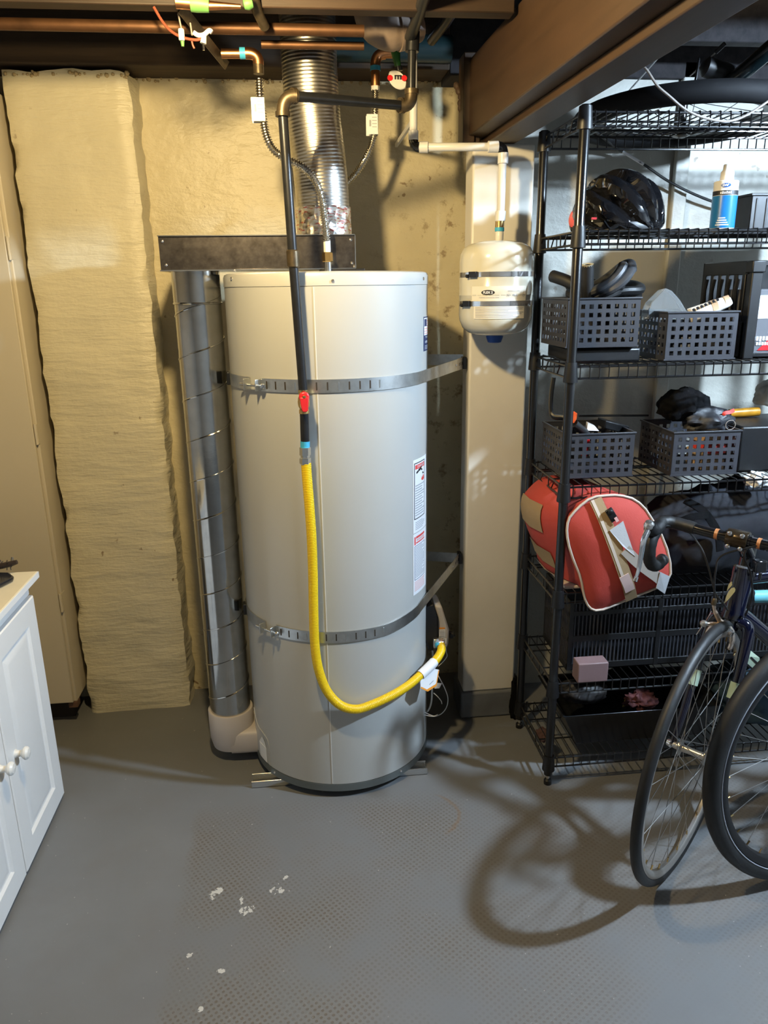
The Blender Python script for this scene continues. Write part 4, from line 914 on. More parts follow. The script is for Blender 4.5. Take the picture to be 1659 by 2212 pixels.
# contents of basket 4: black clothing, red ribbon, boxes showing through the holes
def lump(name, m, c, rx, ry, rz, amp, seed, label, cat, flatz=-.6, n=36):
    g = MB(); c = Vector(c); rings = []
    for k in range(1, 18):
        a = -pi/2 + pi * k / 18; ring = []
        for j in range(n):
            bq = 2 * pi * j / n; d = Vector((cos(a) * cos(bq), cos(a) * sin(bq), sin(a)))
            q = 1 + amp * nz(d, 2.2, seed) + amp * .5 * nz(d, 5.5, seed + 1) + amp * .22 * nz(d, 13, seed + 2)
            ring.append(c + Vector((d.x * rx * q, d.y * ry * q, max(flatz, d.z * q) * rz)))
        rings.append(ring)
    g.loft(rings); return tag(g.build(name, m, loc=(c.x, c.y, c.z + flatz * rz), smooth=70), label, cat)
lump('clothing_bundle', M_cloth, P(1475, 880, Y=2.03), .064, .07, .052, .28, 3, 'black crumpled cap on top of the clothing basket', 'clothing')
lump('glove_pair', mat('black_shell_fabric', (.012, .013, .017), .55, bmp=.3, bsc=40), P(1525, 908, Y=1.985), .066, .055, .036, .32, 9, 'shiny black gloves bulging over the front of the clothing basket', 'glove')
g = MB(); g.ribbon(smoothpath([P(1560, 905, Y=1.95), P(1565, 893, Y=1.945), P(1578, 890, Y=1.945), P(1586, 886, Y=1.95)], 4), (0, .3, 1), .010, .001); tag(g.build('red_ribbon', mat('neon_red', (.85, .06, .05), .5), loc=tuple(P(1560, 905, Y=1.95))), 'short neon red ribbon on the clothing basket', 'ribbon')
g = MB(); cp_ = P(1578, 918, Y=1.93); g.tube([cp_ + Vector((.014 * cos(a * pi / 8), 0, .013 * sin(a * pi / 8))) for a in range(16)], .0009, 5, closed=True); tag(g.build('wire_loop', M_cable, loc=tuple(cp_)), 'thin wire loop hanging at the clothing basket rim', 'wire')
g = MB(); p0, p1 = P(1575, 893, Y=2.10), P(1638, 889, Y=2.10); g.tube([p0, p0.lerp(p1, .5), p1], [.012, .014, .013], 14); tag(g.build('amber_handle', M_amber, loc=tuple((p0 + p1) / 2)), 'amber plastic handle lying behind the clothing basket', 'handle')
cl = [((.62, .42, .25), (1.10, 1.155, 1.945, .935, .968)), ((.70, .50, .30), (1.10, 1.150, 1.947, .969, .985)), ((.72, .06, .05), (1.105, 1.155, 1.943, .986, 1.010)), ((.55, .34, .18), (1.095, 1.14, 1.946, 1.012, 1.04))]
for i, (cc, (xa, xb, y, za, zb)) in enumerate(cl):
    g = MB(); g.box(xa, xb, y - .012, y + .10, za, zb); tag(g.build('small_packet', mat('packet_%d' % i, cc, .5), loc=((xa + xb) / 2, y, za), bevel=.002), ['tan packet at the bottom of the clothing basket', 'pale orange packet above the tan packet in the clothing basket', 'red packet seen through the clothing basket holes', 'brown packet under the rim of the clothing basket'][i], 'packet')
g = MB(); g.box(1.205, 1.56, 1.95, 2.15, .926, 1.055); tag(g.build('black_case', M_black_plastic, loc=(1.3, 2.05, .926), bevel=.006), 'black hard case right of the clothing basket', 'case')
lump('white_bag', mat('white_film', (.75, .78, .8), .4), P(1668, 855, Y=2.12), .05, .04, .045, .3, 13, 'white plastic bag at the far right of the fourth shelf', 'plastic bag')
lump('white_bag', mat('white_film_b', (.75, .78, .8), .4), (1.255, 1.935, .905), .03, .03, .025, .4, 14, 'white plastic scrap hanging at the right of the fourth shelf', 'plastic bag')

# ------------------------------------------------------------------ second shelf: helmet, bottle, bin, cable
def helmet():
    c = Vector((.836, 2.03, 1.592)); t = thing('bicycle_helmet', (c.x, c.y, 1.567), 'glossy black bicycle helmet on the second shelf', 'helmet')
    pole = Vector((.55, -.55, -.45)).normalized(); e1 = pole.orthogonal().normalized(); e2 = pole.cross(e1); g = MB(); rings = []; n = 96
    for k in range(1, 40):
        th = pi * k / 40; ring = []
        for j in range(n):
            ph = 2 * pi * j / n; d = pole * cos(th) + (e1 * cos(ph) + e2 * sin(ph)) * sin(th)
            groove = sin(ph * 11 + th * 1.5); ridge = (max(-1, min(1, groove * 1.8))) * .075 * (sin(th) ** 1.3)
            step = .03 * math.floor(th * 2.2) / 3
            r = 1 + ridge - (.04 if groove < -.3 and .5 < th < 2.2 else 0)
            zz = d.z * .122 * r
            if d.z < 0: zz = max(d.z * .06, -.022)
            ring.append(c + Vector((d.x * .118 * r, d.y * .098 * r, zz)))
        rings.append(ring)
    g.loft(rings); g.build('helmet_shell', M_black_gloss, t, smooth=28)
    g = MB(); g.lathe([(.112, -.024), (.116, -.014), (.112, -.004)], 40, c, None, fn=lambda r, h, a: r * (1 - .17 * abs(sin(a)))); g.build('brim_trim', M_black_plastic, t)
    p = P(1239, 460, Y=2.03); g = MB(); g.lathe([(0, -.004), (.018, -.003), (.022, .004), (.012, .010), (0, .011)], 18, Vector((.722, 2.03, 1.603)), (-1, -.25, .1)); g.build('rear_light', mat('pink_red_lens', (.7, .12, .12), .25), t, label='pinkish red rear lens')
    g = MB(); q = P(1283, 472, Y=1.928); g.obox(q, (1, 0, 0), (0, 1, 0), (0, 0, 1), .006, .003, .0025); g.build('red_reflector', M_red, t)
    g = MB(); g.tube(smoothpath([P(1305, 478, Y=1.94), P(1318, 494, Y=1.93), P(1335, 486, Y=1.935), P(1352, 494, Y=1.93)], 5), .003, 6, flat=2); g.build('chin_strap', M_cloth, t)
helmet()
BC = Vector((1.110, 2.00, 1.5685)); BR = .0300
t = thing('spray_bottle', tuple(BC), 'white and blue adhesive bottle with white nozzle on the second shelf', 'bottle')
g = MB(); g.lathe([(BR - .002, 0), (BR, .002), (BR, .118), (BR - .001, .1195), (.017, .122), (.0165, .132)], 40, BC); bd = g.build('bottle_body', M_white_plastic, t)
g = MB(); g.lathe([(.0165, .128), (.016, .142), (.012, .147), (.0115, .158), (.010, .160), (0, .160)], 24, BC); g.build('nozzle', M_white_plastic, t)
g = MB(); g.lathe([(BR + .0003, .006), (BR + .0006, .006), (BR + .0006, .084), (BR + .0003, .084)], 40, BC); g.build('blue_wrap', mat('blue_label', (.012, .15, .42), .3), bd, label='blue wrap label')
g = MB(); g.lathe([(BR + .0004, .085), (BR + .0007, .085), (BR + .0007, .096), (BR + .0004, .096)], 40, BC); g.build('black_band', M_print, bd)
g = MB(); fa = -120; oc = lambda u, v: cyl_pt(BC, BR + .0011, fa + math.degrees(u / BR), BC.z + v)
oval(g, lambda u, v: oc(u, .108 + v), .012, .0052); g.build('logo_oval', mat('logo_blue', (.02, .10, .35), .35), bd, smooth=0)
g = MB(); [patch(g, BC, BR + .0009, fa - 22 + k * 9, fa - 16 + k * 9, BC.z + .0875, BC.z + (.0935 if k % 2 else .0925), .0003, 3) for k in range(6)]; text_on(g, 'DAP', .007, lambda u, v: cyl_pt(BC, BR + .0014, fa + math.degrees(u / BR), BC.z + .108 + v), .0003)
for k in range(4): patch(g, BC, BR + .0008, fa - 32 + k * 4, fa + 30 - k * 6, BC.z + .012 + k * .0055, BC.z + .0145 + k * .0055, .0003, 6)
g.build('bottle_print', M_label, bd, smooth=0)
g = MB(); xa, xb, ya, yb, za, zb = 1.185, 1.58, 2.0, 2.17, 1.567, 1.660  # run on to the right, out of view, to darken the wall behind
g.box(xa, xb, ya, ya + .003, za, zb); g.box(xa, xb, yb - .003, yb, za, zb); g.box(xa, xa + .003, ya, yb, za, zb); g.box(xb - .003, xb, ya, yb, za, zb); g.box(xa, xb, ya, yb, za, za + .003); g.box(xa - .004, xb + .004, ya - .004, ya, zb - .006, zb); g.box(xa - .004, xa, ya, yb, zb - .006, zb)
for k in range(13): g.box(xa + .012 + k * .028, xa + .016 + k * .028, ya - .002, ya, za + .008, zb - .012)
tag(g.build('black_bin', M_black_plastic, loc=(1.3, 2.08, za), bevel=.0015), 'ribbed black bin right of the blue bottle on the second shelf', 'bin')
Yc2 = 2.40
cpts = smoothpath([P(1275, 275, Y=2.25), P(1330, 318, Y=2.42), P(1390, 355, Y=2.435), P(1450, 395, Y=2.435), P(1530, 432, Y=2.435), P(1620, 458, Y=2.435)], 8)
t = thing('wall_cable', tuple(cpts[20]), 'black cable slanting across the wall behind the helmet', 'cable'); g = MB(); g.tube(cpts, .0042, 8); g.build('cable_sheath', M_black_plastic, t)
g = MB(); g.tube([cpts[10], cpts[12], cpts[14], cpts[16]], .0047, 8); g.build('pale_sleeve', M_label, t)
# third shelf right: slotted crate with a box in it
t = thing('slotted_crate', (1.25, 2.06, 1.2425), 'tall black slotted plastic crate at the right of the third shelf', 'crate'); Xc, ya, yb, za, zb = 1.165, 1.935, 2.175, 1.2425, 1.492
g = MB(); g.box(Xc, Xc + .006, ya, yb, zb - .035, zb); g.box(Xc, Xc + .006, ya, yb, za, za + .095)
for k in range(6): g.box(Xc, Xc + .006, ya + .02 + k * .040, ya + .036 + k * .040, za + .09, zb - .03)
sp = g.build('side_panel', M_black_plastic, t, bevel=.002)
for k in range(5):
    g = MB(); y_ = ya + .046 + k * .040; g.tube([(Xc - .004, y_, zb - .045), (Xc - .009, y_, zb - .075), (Xc - .007, y_, zb - .12), (Xc, y_, zb - .15)], .006, 8); g.build('rib', M_black_plastic, sp)
g = MB(); g.box(Xc, Xc + .030, ya - .012, ya + .014, za, zb); g.box(Xc - .004, Xc + .034, ya - .016, ya + .018, zb - .03, zb); g.build('corner_post', M_black_plastic, t, bevel=.003)
g = MB(); g.box(Xc, 1.46, ya, ya + .006, za, za + .015); g.box(Xc, 1.46, yb - .006, yb, za, zb); g.box(1.454, 1.46, ya, yb, za, zb); g.box(Xc, 1.46, ya, yb, za, za + .006); g.box(Xc, 1.46, ya, ya + .004, zb - .012, zb); g.build('crate_shell', M_black_plastic, t, bevel=.001)
t = thing('printed_box', (1.32, 1.99, 1.249), 'grey and white printed box standing in the slotted crate', 'box')
g = MB(); g.box(1.2, 1.42, 1.955, 2.10, 1.2495, 1.42); pb = g.build('carton', mat('grey_carton', (.12, .12, .13), .4), t, bevel=.002)
g = MB(); g.box(1.2, 1.42, 1.9535, 1.955, 1.345, 1.405); g.build('white_band', M_label, pb, smooth=0)
g = MB(); g.prism([(1.222, 1.9532, 1.262), (1.30, 1.9532, 1.262), (1.30, 1.9532, 1.33), (1.26, 1.9532, 1.30)], (0, .0012, 0)); g.build('red_wedge', M_red, pb, smooth=0)
g = MB()
for k in range(6): g.box(1.206 + k * .009, 1.2125 + k * .009, 1.9528, 1.9545, 1.288 - (k == 2) * .002, 1.299)
for k in range(5): g.box(1.216 + k * .008, 1.222 + k * .008, 1.9528, 1.9545, 1.276, 1.284)
g.build('lettering', M_label, pb, smooth=0)

# ------------------------------------------------------------------ fifth shelf: red bag, backpack
fo = [(1309,1070),(1288,1072),(1270,1079),(1253,1092),(1241,1104),(1230,1117),(1225.5,1130),(1224,1145),(1225,1160),(1229,1180),(1237,1205),(1244,1222),(1251,1239),(1256,1257),(1259,1275),(1263,1292),(1269,1306),(1276,1314),(1286,1318),(1302,1316),(1325,1307),(1349,1297),(1375,1286),(1400,1277),(1425,1266),(1440,1254),(1448,1238),(1447,1215),(1440,1185),(1428,1155),(1412,1128),(1394,1100),(1380,1086),(1364,1076),(1345,1071),(1327,1069)]
Yb = 1.864
FO = [P(x, y, Y=Yb) for x, y in fo]; fc_ = sum(FO, Vector()) / len(FO)
t = thing('sports_bag', (fc_.x, 1.95, .632), 'coral red sports bag with cream piping hanging over the fifth shelf', 'bag')
rings = []; back = Vector((-.062, .27, .012))
for k, (s, sx_, sc_) in enumerate(((0, 0, 1.0), (.06, 0, .998), (.13, .06, .995), (.22, .26, .995), (.38, .6, 1.0), (.6, .9, 1.0), (.85, 1.0, .95), (1.0, 1.0, .82))):
    ring = []
    for j, p in enumerate(FO):
        q = fc_ + (p - fc_) * sc_ + Vector((back.x * sx_, back.y * s, back.z * s))
        if s > .1: q += Vector((nz(q, 9, 2), nz(q, 9, 5), nz(q, 9, 7))) * .003
        if s > .1: q.z = max(q.z, .634)
        ring.append(q)
    rings.append(ring)
g = MB(); g.loft(rings, cap=False); g.add(rings[-1], [tuple(range(len(FO)))]); g.build('bag_body', M_bagred, t, smooth=70)
front = [FO]
for sc_, dy in ((.85, -.012), (.65, -.022), (.4, -.029), (.15, -.032), (.02, -.0325)):
    front.append([fc_ + (p - fc_) * sc_ + Vector((0, dy + .004 * nz(p * sc_, 12, 3), 0)) for p in FO])
g = MB(); g.loft(list(reversed(front)), cap=False); g.build('end_panel', M_bagred, t, smooth=70)
g = MB(); g.tube([p + Vector((0, -.002, 0)) for p in FO], .0036, 8, closed=True); g.build('piping', M_piping, t)
def onface(x, y, lift=.003):
    p = P(x, y, Y=Yb); rel = p - fc_; an = atan2(rel.z, rel.x)
    o_ = min(FO, key=lambda q: abs((atan2(q.z - fc_.z, q.x - fc_.x) - an + pi) % (2 * pi) - pi)); sc_ = min(1, rel.length / (o_ - fc_).length)
    tb_ = [(0, .0335), (.15, .0335), (.4, .031), (.65, .024), (.85, .014), (1.0, .002)]
    for (a, fa_), (c, fc2) in zip(tb_, tb_[1:]):
        if a <= sc_ <= c: bl = fa_ + (fc2 - fa_) * (sc_ - a) / (c - a)
    return Vector((p.x, Yb - bl - .003 - lift, p.z))
def band(nm, pts, wd, m, wdir, lift=.003, label=None, th=.0022):
    g = MB(); g.ribbon(smoothpath([onface(x, y, lift) for x, y in pts], 5), wdir, wd, th); return g.build(nm, m, t, label=label)
band('tan_band', [(1283,1076),(1296,1113),(1312,1160),(1330,1210),(1347,1255),(1362,1292)], .034, M_olive, (1, 0, .35), .003, 'tan fabric band')
band('tan_band_edge', [(1276,1078),(1290,1118),(1308,1168),(1327,1220),(1337,1245)], .008, M_piping, (1, 0, .35), .0045)
band('faded_print', [(1335,1232),(1345,1252),(1352,1268)], .028, mat('faded_white_print', (.55, .40, .37), .6), (1, 0, .4), .0055, 'faded white print on the band')
g = MB(); A_ = [onface(x, y, .008) for x, y in ((1304,1136),(1334,1117),(1357,1190),(1330,1168))]; g.prism(A_, (0, -.002, 0)); g.build('strap_end', M_webbing, t, smooth=0, label='grey webbing strap')
band('shoulder_strap', [(1336,1176),(1360,1200),(1385,1220),(1412,1240),(1428,1256)], .030, mat('warm_grey_webbing', (.34, .30, .26), .7), (.5, 0, 1), .007, 'grey webbing strap crossing the bag end')
g = MB(); A_ = [onface(x, y, .010) for x, y in ((1414,1226),(1440,1240),(1430,1278),(1408,1262))]; g.prism(A_, (0, -.002, 0)); g.build('strap_tail', M_webbing, t, smooth=0)
g = MB(); bu = onface(1310, 1104, .012); g.obox(bu, (.55, 0, -.85), (0, 1, 0), (.85, 0, .55), .019, .004, .010); g.lathe([(.007, 0), (.008, .004), (.004, .007)], 14, bu + Vector((-.006, -.004, .010)), (0, -1, 0)); g.build('buckle', M_black_plastic, t, bevel=.002)
g = MB(); g.obox(onface(1318, 1112, .0165), (.55, 0, -.85), (0, 1, 0), (.85, 0, .55), .007, .0006, .004); g.build('buckle_plate', M_print_pink, t)
# stripes down the long side, seen between the rack posts
def side(sx, f):      # point on the left flank: f = which ring of the loft
    q = rings[f][sx]; return q + (q - (fc_ + back * .5)).normalized() * .004
for nm, m_, i0_, i1_ in (('side_stripe', M_olive, 5, 9), ('side_stripe', M_olive, 11, 13), ('side_stripe', M_piping, 14, 16)):
    g = MB(); rr = [[side(k, f) for k in range(i0_, i1_ + 1)] for f in (4, 5, 6)]; g.loft(rr, cap=False, closed=False); g.build(nm, m_, t, smooth=60)
g = MB(); g.box(.705, .96, 1.90, 2.15, .6205, .630); tag(g.build('folded_mat', M_piping, loc=(.83, 2.0, .6205), bevel=.003), 'cream folded mat on the shelf under the red bag', 'mat')
bp = lump('backpack', M_pack, (1.22, 2.02, .725), .25, .108, .158, .22, 21, 'charcoal backpack slumped on the fifth shelf behind the handlebar', 'backpack', -.65, 56)  # widened to the right to block light reaching the back of the rack
g = MB(); g.ribbon(smoothpath([P(1480, 1080, Y=1.93), P(1520, 1105, Y=1.895), P(1550, 1150, Y=1.885), P(1556, 1190, Y=1.885)], 6), (1, 0, .4), .022, .004); st_ = g.build('shoulder_strap', M_cloth, bp)
g = MB(); g.ribbon(smoothpath([P(1452, 1135, Y=1.90), P(1490, 1118, Y=1.885), P(1530, 1112, Y=1.885)], 6), (0, .2, 1), .020, .004); g.build('strap_pad', M_cloth, bp)

# ------------------------------------------------------------------ sixth shelf: slatted crate, pink box, papers
t = thing('slatted_crate', (.95, 2.05, .34), 'black slatted plastic crate under the red bag', 'crate'); xa, xb, ya, yb, za, zb = .742, 1.57, 1.945, 2.17, .3405, .565  # right part added to keep cool light off the lower wall
g = MB()
for z0, z1 in ((za, za + .022), (.432, .452), (.515, .530), (zb - .012, zb)): g.box(xa, xb, ya, ya + .006, z0, z1)
for x in (xa, 1.01, 1.285, xb - .012): g.box(x, x + .014, ya - .001, ya + .007, za, zb)
g.box(xa, xb, yb - .005, yb, za, zb); g.box(xa, xb, ya, yb, za, za + .004); g.box(xb - .005, xb, ya, yb, za, zb)
for z0, z1 in ((za, za + .022), (.432, .452), (zb - .012, zb)): g.box(xa, xa + .006, ya, yb, z0, z1)
g.build('crate_frame', M_black_plastic, t, bevel=.001)
g = MB()
for k in range(70):
    x = xa + .016 + k * .0115; g.box(x, x + .0042, ya + .001, ya + .005, za, zb)
for k in range(18):
    y = ya + .012 + k * .0118; g.box(xa + .001, xa + .005, y, y + .0042, za, zb)
o = g.build('slats', M_grey_plastic, t, smooth=0); o['kind'] = 'stuff'
g = MB(); g.box(.748, .838, 1.868, 1.915, .3405, .401); pk_ = g.build('pink_box', M_pink, loc=(.79, 1.89, .3405), bevel=.003); tag(pk_, 'small dusty pink box at the front edge of the sixth shelf', 'box')
for i, (x, y, s) in enumerate(((1372, 1472, .018), (1402, 1468, .022), (1388, 1486, .014))):
    g = MB(); p = P(x, y, Y=2.09); g.prism([p + Vector(q) for q in ((-s, 0, -s * .6), (s * .6, .01, -s * .8), (s, .012, s * .3), (-s * .2, 0, s * .8))], (0, .003, 0)); tag(g.build('paper_scrap', M_shoe, loc=(p.x, p.y, p.z - s * .8), smooth=0), ['pale paper scrap left of the others on the sixth shelf', 'largest pale paper scrap on the sixth shelf', 'pale paper scrap at the shelf lip of the sixth shelf'][i], 'paper')
# light green striped carton beside the fork
t = thing('striped_carton', (1.21, 1.92, .3405), 'pale green carton with dark stripes behind the bicycle fork', 'carton'); g = MB(); q = [P(x, y, Y=1.90) for x, y in ((1605,1428),(1622,1418),(1641,1421),(1640,1437),(1624,1447))]; g.prism(q, (0, .05, 0)); ca = g.build('carton_body', M_mint, t, smooth=0)
g = MB(); g.prism([P(x, y, Y=1.899) for x, y in ((1606,1430),(1609,1428),(1627,1444),(1624,1447))], (0, .001, 0)); g.prism([P(x, y, Y=1.899) for x, y in ((1620,1421),(1624,1419),(1638,1432),(1635,1436))], (0, .001, 0)); g.build('stripe', M_print, ca, smooth=0)

# ------------------------------------------------------------------ bottom shelf: tub with odds and ends
t = thing('black_tub', (.93, 2.03, .094), 'wide black plastic tub on the bottom shelf', 'tub'); xa, xb, ya, yb = .735, 1.23, 1.915, 2.165
g = MB(); ins = .05
R_ = lambda z, e: [(xa + e, ya + e * .4, z), (xb - e, ya + e * .4, z), (xb - e, yb - e * .4, z), (xa + e, yb - e * .4, z)]
rg = [R_(.094, ins), R_(.20, 0), R_(.203, -.006), R_(.206, -.004), R_(.204, .004), R_(.10, ins + .004)]
g.loft(rg); g.build('tub_shell', mat('glossy_black_plastic', (.010, .011, .013), .25), t, bevel=.004)
lump('dark_shoe', mat('worn_black_leather', (.012, .010, .010), .55, var=.4, vs=30), (.83, 2.02, .225), .075, .05, .04, .2, 31, 'dark worn shoe at the left of the tub', 'shoe')
lump('red_cloth', M_darkred, P(1385, 1512, Y=1.98), .045, .04, .028, .5, 33, 'dark red cloth crumpled in the tub', 'cloth')
lump('black_bundle', M_cloth, (1.0, 2.05, .235), .085, .06, .05, .3, 35, 'black cloth bundle behind the red cloth in the tub', 'cloth')
g = MB(); p = P(1350, 1520, Y=1.985); g.prism([p + Vector(q) for q in ((-.006, 0, -.012), (.004, .004, -.012), (.007, .004, .010), (0, 0, .014))], (0, .004, 0)); tag(g.build('yellow_tab', mat('dull_yellow', (.45, .35, .10), .5), loc=tuple(p), smooth=0), 'small yellow tab beside the red cloth', 'tab')
lump('pink_rag', mat('dull_pink_cloth', (.07, .035, .032), .9), P(1176, 1588, Y=2.02), .026, .03, .016, .4, 41, 'small brownish pink rag on the bottom shelf left of the tub', 'rag')
lump('blue_bag', mat('dull_blue_fabric', (.02, .05, .08), .8), (1.40, 2.02, .19), .15, .115, .105, .3, 43, 'dark blue soft bag at the right of the bottom shelf', 'bag')
lump('hanging_rag', M_cloth, P(1112, 1515, Y=2.25), .016, .02, .10, .35, 45, 'black rag hanging behind the rack beside the post plinth', 'rag', -1.0)

# ------------------------------------------------------------------ on top of the rack
WC = Vector((1.055, 2.165, 1.868)); WRr = .285
t = thing('stored_bicycle', (WC.x, WC.y, 1.83), 'black bicycle laid on top of the rack, a deep wheel and one frame tube showing', 'bicycle')
M_blk = mat('dull_black_tyre', (.005, .005, .006), .75, spec=.25)
rx = Matrix.Rotation(radians(-1.5), 3, 'X'); ring = lambda R, dz, n=72: [WC + rx @ Vector((R * cos(2*pi*k/n), R * sin(2*pi*k/n), dz)) for k in range(n)]
g = MB(); g.tube(ring(WRr - .020, 0), .026, 16, closed=True); t0 = t; t = g.build('wheel', M_blk, t)
g = MB(); g.loft([ring(WRr - .030, -.012), ring(WRr - .085, -.006), ring(WRr - .088, 0), ring(WRr - .085, .006), ring(WRr - .030, .012)], cap=False); g.build('rim', M_black_metal, t)
g = MB(); g.lathe([(.012, -.05), (.025, -.045), (.012, -.04), (.012, .04), (.025, .045), (.012, .05)], 18, WC); g.build('hub', M_black_metal, t)
g = MB()
for k in range(20):
    a = 2*pi*k/20; g.tube([WC + rx @ Vector((.024 * cos(a + .6), .024 * sin(a + .6), .042 * (1 if k % 2 else -1))), WC + rx @ Vector(((WRr - .087) * cos(a), (WRr - .087) * sin(a), 0))], .0010, 4)
o = g.build('spokes', M_chrome, t); o['kind'] = 'stuff'
p = P(1500, 190, Y=1.935); g = MB(); g.lathe([(.006, -.004), (.006, .006), (.0035, .008), (.0028, .060), (.0015, .064)], 10, p, (.08, 0, 1)); g.build('valve_stem', M_black_metal, t)
t = t0
g = MB(); g.tube([P(1520, 185, Y=2.10), P(1570, 180, Y=2.06), P(1600, 160, Y=2.02), P(1665, 105, Y=1.96), P(1760, 30, Y=1.88)], [.012, .019, .020, .021, .022], 18); ft = g.build('frame_tube', mat('black_teal_paint', (.006, .012, .014), .25, coat=.3), t)
g = MB(); g.tube(smoothpath([P(1516, 142, Y=2.07), P(1530, 146, Y=2.07), P(1550, 153, Y=2.07), P(1572, 160, Y=2.07), P(1590, 170, Y=2.07)], 5), [.010, .016, .020] + [.024] * 14 + [.02] * 4, 14); g.build('frame_lug', M_black_plastic, t)
for x, y in ((1565, 182), (1614, 180)):
    g = MB(); g.lathe([(.006, 0), (.007, .004), (.003, .007)], 12, P(x, y, Y=1.99), (0, -1, 0)); g.build('bolt', M_chrome, t)
for i, (pa, pb) in enumerate((((1350, 206, 2.02), (1421, 126, 2.10)), ((1490, 165, 2.10), (1548, 112, 2.05)))):
    g = MB(); g.tube([P(pa[0], pa[1], Y=pa[2]), P(pb[0], pb[1], Y=pb[2])], .0021, 6); tag(g.build('thin_rod', M_rim_silver, loc=tuple(P(pa[0], pa[1], Y=pa[2]))), ['thin bright rod rising from the left part of the wheel on the rack', 'thin bright rod with its end against the black frame tube'][i], 'rod')
g = MB(); p = P(1558, 104, Y=2.04); d = P(1566, 96, Y=2.035) - P(1548, 112, Y=2.05); g.tube([P(1546, 113, Y=2.05), P(1566, 94, Y=2.03)], .0055, 8); tag(g.build('rod_tip', M_black_plastic, loc=tuple(p)), 'black rubber tip on the end of the second thin rod', 'rod tip')
cb = smoothpath([P(1392, 146, Y=1.86), P(1400, 155, Y=1.855), P(1420, 185, Y=1.85), P(1445, 207, Y=1.85), P(1480, 236, Y=1.855), P(1520, 254, Y=1.86), P(1570, 262, Y=1.865), P(1610, 250, Y=1.865), P(1665, 215, Y=1.86)], 7)
g = MB(); g.tube(cb, .0028, 8); tag(g.build('grey_cable', M_cable, loc=tuple(cb[20])), 'grey cable sagging in a loop over the front of the top shelf', 'cable')

# ================================================================== BICYCLES
def wheel(par, name, C, n, R, r, m_rim, rim_r, spokes, tyre_line=None, hub_m=None):
    C, n = Vector(C), Vector(n).normalized(); tt = Vector((-n.y, n.x, 0)).normalized(); ww = n.cross(tt)
    if ww.z < 0: ww = -ww
    cp = lambda rad, a, d=0: C + (tt * cos(a) + ww * sin(a)) * rad + n * d
    K = 96; g = MB(); g.tube([cp(R - r, 2*pi*k/K) for k in range(K)], r, 14, closed=True); wh = g.build('tyre' if par is None else name, M_rubber, par)
    r0 = R - 2 * r + .003
    g = MB(); prof = ((r0, -r * .72), (r0 - .004, -r * .8), (r0 - rim_r + .004, -r * .62), (r0 - rim_r, -r * .3), (r0 - rim_r, r * .3), (r0 - rim_r + .004, r * .62), (r0 - .004, r * .8), (r0, r * .72))
    rings = [[cp(a, 2*pi*k/K, d) for a, d in prof] for k in range(K)]
    v = [q for rg_ in rings for q in rg_]; m_ = len(prof); g.add(v, [(k*m_+i, k*m_+(i+1) % m_, ((k+1) % K)*m_+(i+1) % m_, ((k+1) % K)*m_+i) for k in range(K) for i in range(m_)])
    g.build('rim', m_rim, wh)
    if tyre_line:
        for d in (-1, 1):
            g = MB(); g.tube([cp(tyre_line[0], 2*pi*k/K, d * tyre_line[1]) for k in range(K)], .0016, 5, closed=True); g.build('reflective_line', M_print_grey, wh)
    g = MB(); g.lathe([(.006, -.052), (.009, -.046), (.009, -.036), (.020, -.033), (.020, -.029), (.0095, -.026), (.0085, 0), (.0095, .026), (.020, .029), (.020, .033), (.009, .036), (.009, .046), (.006, .052)], 24, C, n); hb = g.build('hub', hub_m or M_rim_silver, wh)
    g = MB()
    for k in range(spokes):
        s = 1 if k % 2 else -1; a = 2*pi*k/spokes; tw = (1 if (k // 2) % 2 else -1) * 1.15
        g.tube([cp(.0185, a + tw, s * .031), cp(r0 - rim_r, a, s * .001)], .00095, 4)
    o = g.build('spokes', mat('dull_spoke_steel', (.42, .41, .40), .3, 1.0), wh); o['kind'] = 'stuff'
    g = MB()
    for k in range(spokes): a = 2*pi*k/spokes; g.tube([cp(r0 - rim_r, a), cp(r0 - rim_r - .012, a)], .0022, 5)
    o = g.build('nipples', M_brass, wh); o['kind'] = 'stuff'
    return wh, tt, ww
# --- first bicycle: dark blue road bike, front wheel and handlebar in view
C1 = Vector((.914, 1.518, .335)); n1_ = Vector((.675, -.737, -.036)).normalized()
bike = thing('road_bicycle', (C1.x, C1.y, 0), 'dark blue road bicycle with drop handlebar leaning by the wire rack', 'bicycle')
wh1, t1, w1 = wheel(bike, 'front_wheel', C1, n1_, .335, .0125, M_rim_silver, .018, 28)
if t1.dot(Vector((.737, .675, 0))) < 0: t1 = -t1
a1_ = (w1 * .956 + t1 * .292).normalized(); b1_ = (t1 * .956 - w1 * .292).normalized(); S1 = C1 + b1_ * .045
crown = S1 + a1_ * .325
g = MB()
for s in (-1, 1):
    pts = [crown + n1_ * s * .018 + a1_ * .01, crown + n1_ * s * .040, crown.lerp(C1, .18) + n1_ * s * .047 + b1_ * .004, crown.lerp(C1, .5) + n1_ * s * .049 + b1_ * .010, crown.lerp(C1, .8) + n1_ * s * .050 + b1_ * .008, C1 + n1_ * s * .051]
    g.tube(smoothpath(pts, 6), [.017 - .0095 * k / 30 for k in range(31)], 14)
g.tube([crown - a1_ * .012, crown + a1_ * .028], .021, 16); fk = g.build('fork', M_navy, bike)
for s in (-1, 1):
    c0 = crown.lerp(C1, .47) + n1_ * s * .049 + b1_ * .0095; dd = (crown - C1).normalized(); g = MB(); g.tube([c0 - dd * .020, c0 + dd * .020], .0142, 16); g.build('fork_band', M_mint, fk, label='pale green band on the fork blade')
for s in (-1, 1):
    g = MB(); g.lathe([(.009, 0), (.011, .003), (.008, .012), (.004, .014)], 14, C1 + n1_ * s * .052, n1_ * s); g.build('axle_cap', M_chrome, fk)
HB, HTp = S1 + a1_ * .342, S1 + a1_ * .462
